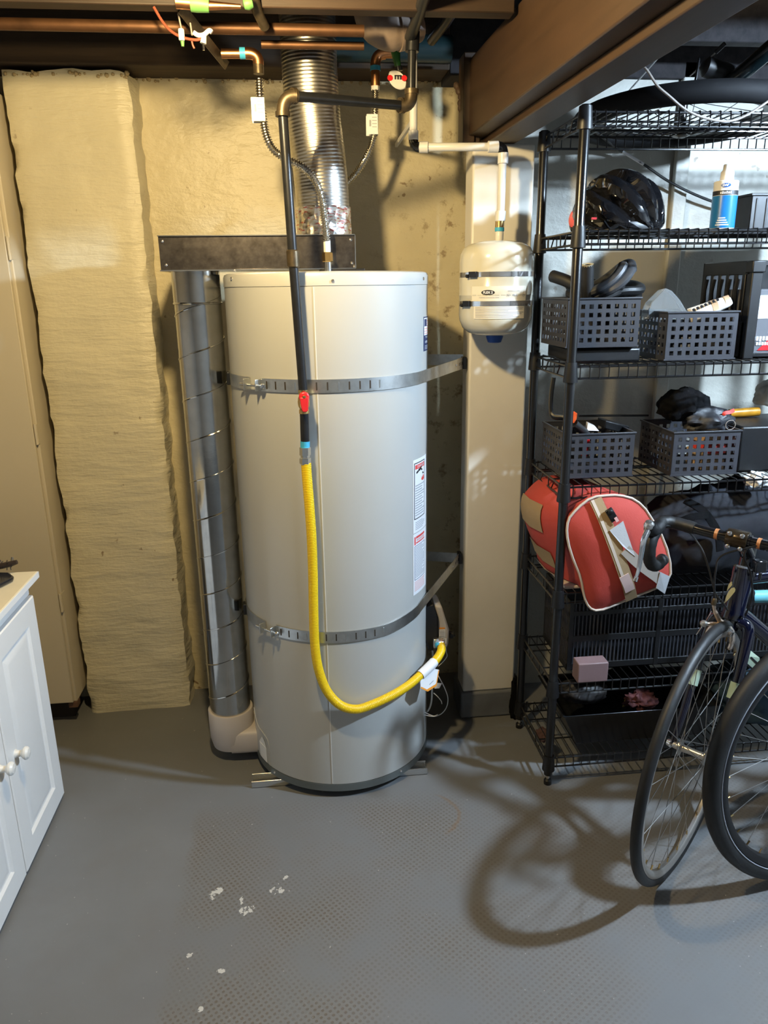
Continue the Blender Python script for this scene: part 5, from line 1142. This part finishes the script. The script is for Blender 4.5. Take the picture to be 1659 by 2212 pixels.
bd = Vector((cos(radians(12)), sin(radians(12)), 0)); BBk = Vector((C1.x, C1.y, 0)) + bd * .60 + Vector((.01, -.01, .27)); STt = BBk + Vector((0, 0, .50)) + bd * .0 + bd * -.0 + bd * .15 * -1 * -1; RA = Vector((C1.x, C1.y, .335)) + bd * .985
g = MB(); g.lathe([(.0265, -.004), (.0265, .01), (.0252, .016), (.0252, (HTp - HB).length - .016), (.0265, (HTp - HB).length - .010), (.0265, (HTp - HB).length + .004)], 26, HB, a1_)
g.tube([HTp - a1_ * .022, STt], .016, 16); g.tube([HB + a1_ * .022, BBk], [.019, .021], 18); g.tube([BBk, STt + (STt - BBk) * .08], .0155, 16); g.tube([BBk - n1_ * 0, BBk], .02, 12)
rn = Vector((bd.y, -bd.x, 0))
for s in (-1, 1): g.tube([BBk + rn * s * .03, RA + rn * s * .062], .009, 10); g.tube([STt + rn * s * .014, RA + rn * s * .062], .007, 10)
g.tube([BBk + rn * .035, BBk - rn * .035], .021, 16); fr = g.build('frame', M_navy, bike)
for d0, mm in ((-.006, M_iron), ((HTp - HB).length + .003, M_chrome)):
    g = MB(); g.lathe([(.025, 0), (.0268, .003), (.022, .007)], 24, HB + a1_ * d0, a1_); g.build('headset', mm, bike)
# head tube emblem
def HTpt(x, y, lift=.0006):      # point of the head tube surface seen at that place
    d = (CF + CR * ((x - 829.5) / F_PX) - CU * ((y - 1106) / F_PX)).normalized(); o_ = ORG - HB; da = d - a1_ * d.dot(a1_); oa = o_ - a1_ * o_.dot(a1_); R_h = .0253
    A_, B_, Cc = da.dot(da), 2 * da.dot(oa), oa.dot(oa) - R_h * R_h; D_ = max(0, B_ * B_ - 4 * A_ * Cc); q = ORG + d * ((-B_ - sqrt(D_)) / (2 * A_))
    ax_ = HB + a1_ * (q - HB).dot(a1_); return ax_ + (q - ax_).normalized() * (R_h + lift)
lg = lambda px, py: HTpt(1480 + px / 6.91, 1240 + py / 6.91)
g = MB()
for strip in ([((700,110),(690,118)),((706,165),(655,150)),((672,205),(630,195)),((640,238),(608,240)),((622,262),(600,295))], [((735,198),(690,212)),((752,225),(655,255)),((745,262),(632,300)),((715,300),(622,318)),((680,345),(612,345)),((640,390),(598,390)),((600,432),(580,446))]):
    g.loft([[lg(p[0] + (q[0] - p[0]) * k / 6, p[1] + (q[1] - p[1]) * k / 6) for k in range(7)] for p, q in strip], cap=False, closed=False)
g.build('emblem', M_olive_logo, fr, smooth=0, label='pale olive lightning-like emblem')
# stem, bar, brake levers
clamp = P(1594, 1164, Y=1.59); st0 = S1 + a1_ * .50
g = MB(); g.tube([HTp + a1_ * .006, S1 + a1_ * .53], .0165, 18); g.tube([st0, clamp + t1 * .012], [.017, .0155], 16); sm_ = g.build('stem', M_black_gloss, bike)
g = MB(); g.lathe([(.021, -.024), (.022, -.022), (.022, .022), (.021, .024)], 24, clamp, n1_); g.build('stem_clamp', mat('amber_black_clamp', (.05, .035, .02), .2, .6), sm_)
for s1_, s2_ in ((-1, -1), (-1, 1), (1, -1), (1, 1)):
    g = MB(); g.lathe([(.0052, 0), (.0055, .004), (.003, .006)], 10, clamp - t1 * .020 + n1_ * s1_ * .014 + w1 * s2_ * .016, -t1); g.build('clamp_bolt', M_chrome, sm_)
def bar_side(sgn):
    ln = .172; end = clamp + n1_ * sgn * ln + w1 * .006; f = -t1
    pts = [clamp + n1_ * sgn * .02, clamp + n1_ * sgn * .07, clamp + n1_ * sgn * (ln - .03) + w1 * .004, end + f * .02, end + f * .055 - w1 * .006, end + f * .085 - w1 * .030, end + f * .088 - w1 * .062, end + f * .068 - w1 * .095, end + f * .030 - w1 * .112, end - f * .012 - w1 * .108]
    return smoothpath(pts, 7), end, f
mbar = MB(); drops = []
for sgn in (-1, 1):
    p_, e_, f_ = bar_side(sgn); drops.append((p_, e_, f_, sgn)); mbar.tube(p_[:18], .0130, 14)
mbar.tube([clamp - n1_ * .03, clamp + n1_ * .03], .0155, 16); hb_ = mbar.build('handlebar', M_black_gloss, bike)
for p_, e_, f_, sgn in drops:
    g = MB(); pt = resample(p_[10:], .004); g.tube(pt, [.0152 + .0007 * ((i % 6) / 5) for i in range(len(pt))], 14); g.build('bar_tape', M_rubber, hb_)
    hood = e_ + f_ * .075 - w1 * .008
    g = MB(); g.tube(smoothpath([e_ + f_ * .045 - w1 * .004, hood, hood + f_ * .028 + w1 * .014, hood + f_ * .034 + w1 * .026], 5), [.017] * 5 + [.0165] * 5 + [.014] * 6, 14); hd = g.build('brake_hood', M_black_plastic, bike)
    g = MB(); c = hood + f_ * .036 + w1 * .022; g.lathe([(0, -.013), (.008, -.011), (.0125, -.003), (.0125, .005), (.008, .012), (0, .014)], 18, c, w1 + f_ * .4); g.build('lever_knob', M_chrome, hd)
    g = MB(); L0 = hood + f_ * .040 + w1 * .010; g.tube(smoothpath([L0, L0 + f_ * .018 - w1 * .022, L0 + f_ * .022 - w1 * .058, L0 + f_ * .026 - w1 * .090, L0 + f_ * .036 - w1 * .112], 6), [.0120 - .006 * k / 24 for k in range(25)], 10, flat=.6); g.tube([L0 + f_ * .034 - w1 * .109, L0 + f_ * .040 - w1 * .119], .0055, 10); g.build('brake_lever', M_chrome, hd)
    g = MB(); q = clamp + n1_ * sgn * .048; g.lathe([(.0134, -.004), (.0134, .004)], 18, q, n1_); g.build('bar_sticker', mat('orange_sticker', (.40, .16, .06), .4), hb_)
# cables
def cable(pts, par): g = MB(); g.tube(smoothpath(pts, 8), .0024, 7); return g.build('cable', M_black_plastic, par)
e0 = drops[0][1]; f0 = drops[0][2]
cable([e0 + f0 * .06, P(1475, 1140, Y=1.70), P(1512, 1180, Y=1.66), P(1530, 1225, Y=1.63), P(1545, 1280, Y=1.60), P(1560, 1300, Y=1.585), P(1572, 1318, Y=1.58)], bike)
cable([clamp + n1_ * .05 - t1 * .01, P(1560, 1200, Y=1.585), P(1546, 1235, Y=1.58), P(1543, 1270, Y=1.575), P(1544, 1300, Y=1.572)], bike)
cable([clamp + n1_ * .03 + w1 * .01, P(1608, 1200, Y=1.56), P(1622, 1240, Y=1.56), P(1624, 1290, Y=1.565), P(1610, 1330, Y=1.58)], bike)
# front brake
Yk = 1.572; q = lambda x, y, dy=0: P(x, y, Y=Yk + dy)
g = MB(); g.tube(smoothpath([q(1541,1302), q(1545,1322), q(1556,1342), q(1570,1354), q(1580,1368), q(1580,1388), q(1575,1403)], 6), [.0045]*6 + [.006]*6 + [.0078]*6 + [.009]*6 + [.0075]*6 + [.006]*6 + [.0045], 12)
g.tube(smoothpath([q(1519,1348), q(1536,1348), q(1554,1350), q(1570,1354)], 5), [.005]*5 + [.006]*6 + [.008]*5, 12); g.tube(smoothpath([q(1554,1350), q(1540,1352, .005), q(1530,1362, .01), q(1523,1376, .015)], 5), [.007]*6 + [.005]*6 + [.004]*4, 10); bc_ = g.build('brake_caliper', mat('polished_caliper', (.75, .62, .52), .22, .75), bike)
g = MB(); g.lathe([(0, -.009), (.006, -.007), (.009, 0), (.006, .007), (0, .009)], 16, q(1520, 1347, -.006), (1, 0, 0)); g.build('cable_anchor', M_rim_silver, bc_)
g = MB(); g.lathe([(.0065, 0), (.0065, .012), (.0045, .016)], 12, q(1541, 1306), q(1546, 1288) - q(1541, 1306)); g.build('barrel_adjuster', M_iron_fit, bc_)
g = MB(); g.tube([q(1537, 1320), q(1526, 1340), q(1513, 1358), q(1504, 1371)], .0012, 5); g.build('brake_wire', M_chrome, bc_)
g = MB(); g.lathe([(.0075, 0), (.0075, .006), (.005, .008)], 6, q(1572, 1356, -.01), -t1); g.tube([q(1569, 1364, -.008) + n1_ * 0, q(1578, 1360, -.008), q(1584, 1366, -.008), q(1578, 1376, -.008)], .0032, 8); g.build('quick_release', M_zinc, bc_)
g = MB(); g.bar(q(1577, 1388, .004), q(1571, 1403, .004), .010, .008); g.build('brake_pad', M_rubber, bc_)
g = MB(); q2 = P(1640, 1225, Y=1.60); g.box(q2.x - .014, q2.x + .014, q2.y - .01, q2.y + .012, q2.z - .012, q2.z + .018); g.lathe([(.004, 0), (.004, .02)], 10, q2 + Vector((0, -.008, -.03)), (0, 0, 1)); g.build('bell_bracket', M_chrome if False else M_black_gloss, bike, bevel=.003)
# rest of the bicycle, out of the frame
wheel(bike, 'rear_wheel', RA, rn + Vector((0, 0, -.03)), .335, .0125, M_rim_silver, .018, 28)
g = MB(); sd_ = STt + (STt - BBk).normalized() * .17; g.tube([STt, sd_], .0135, 14); g.build('seat_post', M_black_gloss, bike)
g = MB(); fb = -bd
g.loft([[sd_ + fb * u + rn * (wv * cos(k * pi / 6)) + Vector((0, 0, .02 + hv * sin(k * pi / 6))) for k in range(12)] for u, wv, hv in ((-.13, .03, .012), (-.11, .068, .02), (-.04, .06, .022), (.05, .028, .02), (.13, .018, .016), (.145, .008, .008))]); g.build('saddle', M_rubber, bike)
g = MB(); g.lathe([(.085, -.002), (.088, 0), (.085, .002), (.03, .003), (.03, -.003)], 36, BBk + rn * .045, rn); g.obox(BBk + rn * .058 + bd * .08 + Vector((0, 0, -.03)), bd + Vector((0, 0, -.4)), rn, (0, 0, 1), .09, .005, .010); g.obox(BBk - rn * .055 - bd * .08 + Vector((0, 0, .03)), bd + Vector((0, 0, -.4)), rn, (0, 0, 1), .09, .005, .010); g.build('crankset', M_iron, bike)
# --- second bicycle: only its wide-tyred wheel is in the frame
C2 = Vector((1.206, 1.467, .345)); n2_ = Vector((.241, -.969, .052)).normalized()
b2 = thing('wide_tyred_bicycle', (C2.x, C2.y, 0), 'bicycle with a fat black tyre standing in front of the road bicycle', 'bicycle')
wh2, t2_, w2_ = wheel(b2, 'rear_wheel', C2, n2_, .345, .0205, mat('dark_rim', (.02, .02, .022), .35, .5), .022, 32, (.3105, .0165))
d2 = Vector((.969, .241, 0)); r2 = Vector((n2_.x, n2_.y, 0)).normalized(); lean2 = w2_
BB2 = C2 + d2 * .44 - Vector((0, 0, .05)); S2 = BB2 + lean2 * .46 - d2 * .13; H2b = C2 + d2 * .92 + lean2 * .32; H2t = H2b + lean2 * .12 - d2 * .04; F2 = C2 + d2 * 1.06
g = MB(); M_b2 = mat('graphite_bike_paint', (.03, .03, .035), .3, coat=.4)
for s in (-1, 1): g.tube([C2 + n2_ * s * .066, BB2 + n2_ * s * .035], .010, 10); g.tube([C2 + n2_ * s * .066, S2 + n2_ * s * .018], .008, 10)
g.tube([BB2, S2], .017, 14); g.tube([BB2, H2b + lean2 * .03], .021, 14); g.tube([S2, H2t - lean2 * .02], .017, 14); g.tube([H2b, H2t], .023, 16); g.tube([BB2 - n2_ * .036, BB2 + n2_ * .036], .021, 14); g.build('frame', M_b2, b2)
g = MB()
for s in (-1, 1): g.tube([H2b + n2_ * s * .05 - lean2 * .02, F2 + n2_ * s * .055], .014, 12)
g.tube([H2b - lean2 * .02 - n2_ * .055, H2b - lean2 * .02 + n2_ * .055], .018, 12); g.build('fork', M_b2, b2)
wheel(b2, 'front_wheel', F2, n2_, .345, .0205, M_b2, .022, 32)
g = MB(); g.tube([S2, S2 + lean2 * .2 - d2 * .055], .0135, 12); g.build('seat_post', M_black_gloss, b2)
g = MB(); s2 = S2 + lean2 * .2 - d2 * .055; g.loft([[s2 + d2 * u + n2_ * (wv * cos(k * pi / 6)) + Vector((0, 0, .02 + hv * sin(k * pi / 6))) for k in range(12)] for u, wv, hv in ((-.13, .03, .012), (-.11, .075, .02), (-.04, .065, .022), (.05, .03, .02), (.13, .02, .016), (.145, .008, .008))]); g.build('saddle', M_rubber, b2)
g = MB(); hc2 = H2t + lean2 * .09 + d2 * .05; g.tube([H2t, H2t + lean2 * .09, hc2], .014, 12); g.tube([hc2 - n2_ * .29 - d2 * .03, hc2 - n2_ * .1, hc2 + n2_ * .1, hc2 + n2_ * .29 - d2 * .03], .012, 12); g.build('handlebar', M_black_gloss, b2)
g = MB(); g.lathe([(.075, -.002), (.078, 0), (.075, .002), (.03, .003), (.03, -.003)], 36, BB2 + n2_ * .046, n2_); g.build('chainring', M_iron, b2)
# pale blue tube behind the head tube
g = MB(); p0 = P(1622, 1289, Y=1.80); g.tube([p0, P(1700, 1287, Y=1.80)], .0175, 18); tag(g.build('pale_blue_tube', M_cyan, loc=tuple(p0)), 'pale blue tube behind the head of the road bicycle', 'tube')
lump('tube_cap', M_black_plastic, P(1612, 1290, Y=1.80), .022, .022, .030, .25, 51, 'black knob on the end of the pale blue tube', 'knob', -1)

# ================================================================== LEFT: CABINETS
t = thing('white_cabinet', (-1.06, 1.69, 0), 'low white cabinet with two panelled doors and round white knobs', 'cabinet')
g = MB(); g.box(-1.36, -.778, 1.345, 1.995, .012, .690); g.build('cabinet_body', M_cab, t, bevel=.003)
g = MB(); g.box(-1.37, -.7385, 1.325, 2.020, .690, .711); g.build('cabinet_top', M_cabtop, t, bevel=.004, label='cream painted cabinet top')
g = MB(); g.box(-.790, -.760, 1.345, 1.992, .655, .690); g.build('top_rail', M_cab, t, bevel=.002)
g = MB(); g.box(-.7405, -.7375, 1.325, 2.0205, .692, .7095); g.build('top_edge', M_cab, t, bevel=.001, label='white front edge of the top')
def door(ya, yb, hinge_far):
    za, zb = .012, .646; x0, x1 = -.7775, -.7555
    def R4(e, x): return [(x, ya + e, za + e), (x, yb - e, za + e), (x, yb - e, zb - e), (x, ya + e, zb - e)]
    fe = .062
    def RP(e, x): return [(x, ya + fe + e, za + fe + e), (x, yb - fe - e, za + fe + e), (x, yb - fe - e, zb - fe - e), (x, ya + fe + e, zb - fe - e)]
    g = MB(); g.loft([R4(0, x0), R4(0, x1 - .003), R4(.003, x1), RP(0, x1), RP(.006, x1 - .0065), RP(.011, x1 - .0070), RP(.030, x1 - .0015), RP(.034, x1 - .001)]); return g.build('door', M_cab, t, smooth=20)
d1 = door(1.686, 2.006, True); d2_ = door(1.355, 1.679, False)
for dd, y, z in ((d1, 1.733, .331), (d2_, 1.637, .353)):
    g = MB(); g.lathe([(.012, 0), (.009, .004), (.0075, .014), (.012, .018), (.0165, .023), (.0165, .028), (.012, .033), (0, .035)], 24, (-.7555, y, z), (1, 0, 0)); g.build('knob', M_white_plastic, dd)
g = MB(); poly = [(-.80,1.985),(-.778,1.955),(-.776,1.94),(-.782,1.925),(-.83,1.80),(-.90,1.79),(-.95,1.90),(-.87,1.998)]; g.prism([(x, y, .7115) for x, y in poly], (0, 0, .013)); tag(g.build('black_device', mat('black_shiny_case', (.012, .014, .02), .25, coat=.3), loc=(-.85, 1.9, .7115), bevel=.005), 'flat shiny black case lying on the white cabinet', 'case')
t = thing('bristle_brush', (-.86, 2.0, .7115), 'dark brush with stiff bristles lying at the back of the white cabinet', 'brush')
g = MB(); g.tube([(-.92, 2.0, .724), (-.86, 2.0, .730), (-.80, 2.0, .741), (-.782, 2.0, .746)], [.009, .009, .008, .006], 10); br_ = g.build('brush_back', mat('dark_brown_plastic', (.03, .02, .015), .5), t)
g = MB()
for k in range(40):
    x = -.92 + k * .0033; zc = .724 + (x + .92) * .155; a = random.uniform(0, 2 * pi); L = random.uniform(.014, .019)
    g.tube([(x, 2.0, zc), (x + random.uniform(-.003, .003), 2.0 + L * cos(a), max(.7125, zc + L * sin(a)))], .0011, 4)
o = g.build('bristles', M_black_plastic, br_); o['kind'] = 'stuff'
t = thing('tall_cabinet', (-1.2, 2.47, .075), 'tall cream painted cabinet behind the white cabinet', 'cabinet')
g = MB(); g.box(-1.62, -.8155, 2.402, 2.55, .09, 1.98); g.build('cabinet_body', M_tall, t, bevel=.003)
g = MB(); g.box(-1.60, -.824, 2.386, 2.401, .095, 1.95); dt = g.build('door', M_tall, t, bevel=.002)
for z in (.46, 1.02, 1.56):
    g = MB(); g.tube([(-.819, 2.392, z - .032), (-.819, 2.392, z + .032)], .0042, 10); g.box(-.8165, -.8145, 2.395, 2.43, z - .03, z + .03); g.build('hinge', M_tall, dt)
g = MB(); g.box(-1.60, -.85, 2.46, 2.54, 0.0, .091); g.build('recess_shadow', M_gap_shadow, t)  # dark set-back box paints the shadow under the cabinet
g = MB(); g.box(-.845, -.815, 2.398, 2.43, .068, .0905); g.build('corner_block', mat('brown_block', (.12, .06, .035), .6), t, bevel=.002)

# ================================================================== UNDER THE CEILING
def line(name, pts, r, m, label, cat, n=14):
    g = MB(); g.tube(pts, r, n); return tag(g.build(name, m, loc=tuple(Vector(pts[0]))), label, cat)
line('copper_line', [(-2.2, 1.955, 1.999), (.175, 1.955, 1.999)], .0125, M_copper_old, 'long copper pipe running under the joists above the vent', 'copper pipe')
line('copper_line', [(-.06, 2.02, 1.986), (.18, 2.02, 1.986)], .009, M_copper_old, 'short thin copper pipe just behind the long one at the vent', 'copper pipe')
t = thing('drain_elbow', (.23, 2.09, 2.04), 'painted cast drain elbow hanging between the joists', 'drain pipe')
g = MB(); g.tube(smoothpath([P(806, -90, Y=2.09), P(806, -20, Y=2.09), P(808, 25, Y=2.09), P(822, 52, Y=2.092), P(846, 62, Y=2.095), P(872, 58, Y=2.10), P(895, 48, Y=2.11)], 7), [.050] * 22 + [.049] * 8 + [.046] * 13, 24); g.build('elbow_body', M_drain, t)
g = MB(); g.tube([P(856, 60, Y=2.097), P(872, 57, Y=2.10)], .052, 24); g.build('elbow_hub', M_drain, t)
line('teal_pipe', [(.13, 2.44, 2.095), (.47, 2.44, 2.095)], .036, mat('dark_teal_paint', (.014, .035, .038), .35), 'dark teal pipe along the wall top right of the vent', 'pipe', 24)
line('iron_line', [tuple(P(1000, -10, Y=1.95)), tuple(P(965, 45, Y=2.05)), tuple(P(932, 88, Y=2.15))], .0125, M_iron, 'old iron pipe slanting down beside the black gas tee', 'iron pipe')
t = thing('drain_valve', tuple(P(855, 150, Y=2.25)), 'green drain valve with a red and white tag handle', 'valve')
g = MB(); g.tube([P(850, 80, Y=2.25), P(853, 100, Y=2.25), P(857, 130, Y=2.25), P(860, 146, Y=2.25)], [.012, .014, .010, .008], 14); g.build('valve_body', M_green, t)
g = MB(); g.tube([P(860, 144, Y=2.25), P(862, 154, Y=2.25)], .010, 12); g.build('valve_nut', M_iron, t)
hc_ = P(858, 174, Y=2.24); g = MB(); g.lathe([(.027 , 0), (.029, .003), (.027, .006)], 28, hc_, (.1, -1, .2), fn=lambda r, h, a: r * (1 - .28 * abs(cos(a))) ); hw_ = g.build('handwheel', M_white_plastic, t)
g = MB()
for dx in (-.020, .018): g.lathe([(.0075, 0), (.0075, .002)], 16, hc_ + Vector((dx, -.0065, .004)), (.1, -1, .2))
g.build('red_spot', M_red, hw_)
g = MB()
for dx in (-.006, .001, .008): g.obox(hc_ + Vector((dx, -.0075, .006)), (1,0,0), (0,1,0), (0,0,1), .0018, .0006, .005)
g.obox(hc_ + Vector((.001, -.0075, .010)), (1,0,0), (0,1,0), (0,0,1), .009, .0006, .0012); g.build('tag_print', M_print, hw_, smooth=0)
t = thing('solder_joint', tuple(P(455, 8, Y=1.80)), 'green stained copper joint at the top edge near the bulb', 'pipe joint')
g = MB(); g.tube([P(380, 4, Y=1.80), P(432, 8, Y=1.80)], .0125, 14); g.build('pipe', M_copper, t)
g = MB(); g.tube([P(412, 7, Y=1.80), P(425, 8, Y=1.80), P(452, 12, Y=1.80)], [.0155, .016, .013], 14); g.build('green_collar', M_verd, t)
g = MB(); g.tube([P(450, 12, Y=1.80), P(520, 14, Y=1.80)], [.009, .0045], 10); g.build('thin_pipe', M_copper, t)
g = MB(); g.lathe([(0, -.010), (.009, -.008), (.012, 0), (.009, .010), (0, .012)], 16, P(535, 8, Y=1.80), (1, 0, .2)); g.build('green_cap', M_verd, t)
g = MB(); g.bar(P(390, 16, Y=1.84), P(440, 80, Y=1.95), .022, .003, up=(0, -1, 0)); g.bar(P(440, 80, Y=1.95), P(490, 142, Y=2.08), .020, .003, up=(0, -1, 0)); tag(g.build('strap_hanger', M_iron_fit, loc=tuple(P(440, 80, Y=1.95)), smooth=0), 'flat dark metal strap slanting down from the joists', 'hanger')
line('pipe_stub', [tuple(P(548, -5, Y=1.84)), tuple(P(556, 25, Y=1.86)), tuple(P(572, 58, Y=1.90))], .011, M_iron_fit, 'short dark pipe stub slanting down beside the vent', 'pipe stub')
for i, (x0_, y0_, x1_, y1_) in enumerate(((385, 30, 393, 68), (411, 50, 415, 76))):
    t = thing('hanging_plug', tuple(P(x1_, y1_ + 14, Y=1.86)), ['white plug hanging on a short wire left of the forked clip', 'bare wire end hanging between the white plug and the forked clip'][i], 'plug')
    g = MB(); g.tube([P(x0_, y0_, Y=1.87), P((x0_ + x1_) / 2, (y0_ + y1_) / 2, Y=1.865), P(x1_, y1_, Y=1.86)], .0018, 6); g.build('lead', M_cable, t)
    if i == 0:
        g = MB(); g.lathe([(.0050, 0), (.0065, .002), (.0065, .020), (.0055, .022)], 12, P(393, 88, Y=1.86), (0, 0, 1)); g.build('plug_body', M_white_plastic, t)
        g = MB(); g.lathe([(.003, -.010), (.0045, 0)], 10, P(394, 89, Y=1.86), (0, 0, 1)); g.build('plug_pin', M_verd, t)
t = thing('forked_clip', tuple(P(436, 95, Y=1.86)), 'white forked clip holding red wire ends', 'clip')
g = MB(); g.tube(smoothpath([P(418, 70, Y=1.86), P(428, 76, Y=1.86), P(440, 75, Y=1.86), P(452, 66, Y=1.86), P(458, 70, Y=1.86)], 5), .0048, 10); g.tube([P(441, 76, Y=1.86), P(439, 94, Y=1.86)], [.005, .0068], 10); g.build('clip_body', M_white_plastic, t)
g = MB(); g.lathe([(.0025, -.012), (.003, 0)], 8, P(439, 95, Y=1.86), (0, 0, 1)); g.build('clip_pin', M_zinc, t)
g = MB(); g.tube(smoothpath([P(332, 15, Y=1.86), P(350, 45, Y=1.86), P(368, 66, Y=1.86), P(392, 80, Y=1.86), P(420, 86, Y=1.86), P(436, 84, Y=1.86)], 7), .0030, 8); g.tube(smoothpath([P(414, 84, Y=1.862), P(416, 96, Y=1.862), P(420, 105, Y=1.862)], 5), .0022, 6); tag(g.build('red_wire', M_wire_red, loc=tuple(P(332, 15, Y=1.86))), 'red brown wire sagging to the white forked clip', 'wire')
t = thing('rusty_hook', tuple(P(995, 245, Y=2.33)), 'rusty twisted iron hook on the wall beside the brown beam', 'hook')
g = MB(); g.tube(smoothpath([P(984, 180, Y=2.36), P(990, 195, Y=2.35), P(996, 212, Y=2.34), P(994, 228, Y=2.34), P(1000, 244, Y=2.34), P(1010, 235, Y=2.33), P(1022, 215, Y=2.32), P(1030, 198, Y=2.31)], 6), [.006 + .003 * abs(sin(k * .7)) for k in range(43)], 10); g.build('hook_body', mat('rusty_iron', (.045, .025, .014), .7, var=.4, vs=60), t)
g = MB(); p = P(1031, 194, Y=2.30); g.box(p.x - .006, p.x + .008, p.y - .008, p.y, p.z - .008, p.z + .008); g.build('hook_bolt', M_iron, t, bevel=.001)
bpy.context.view_layer.update()
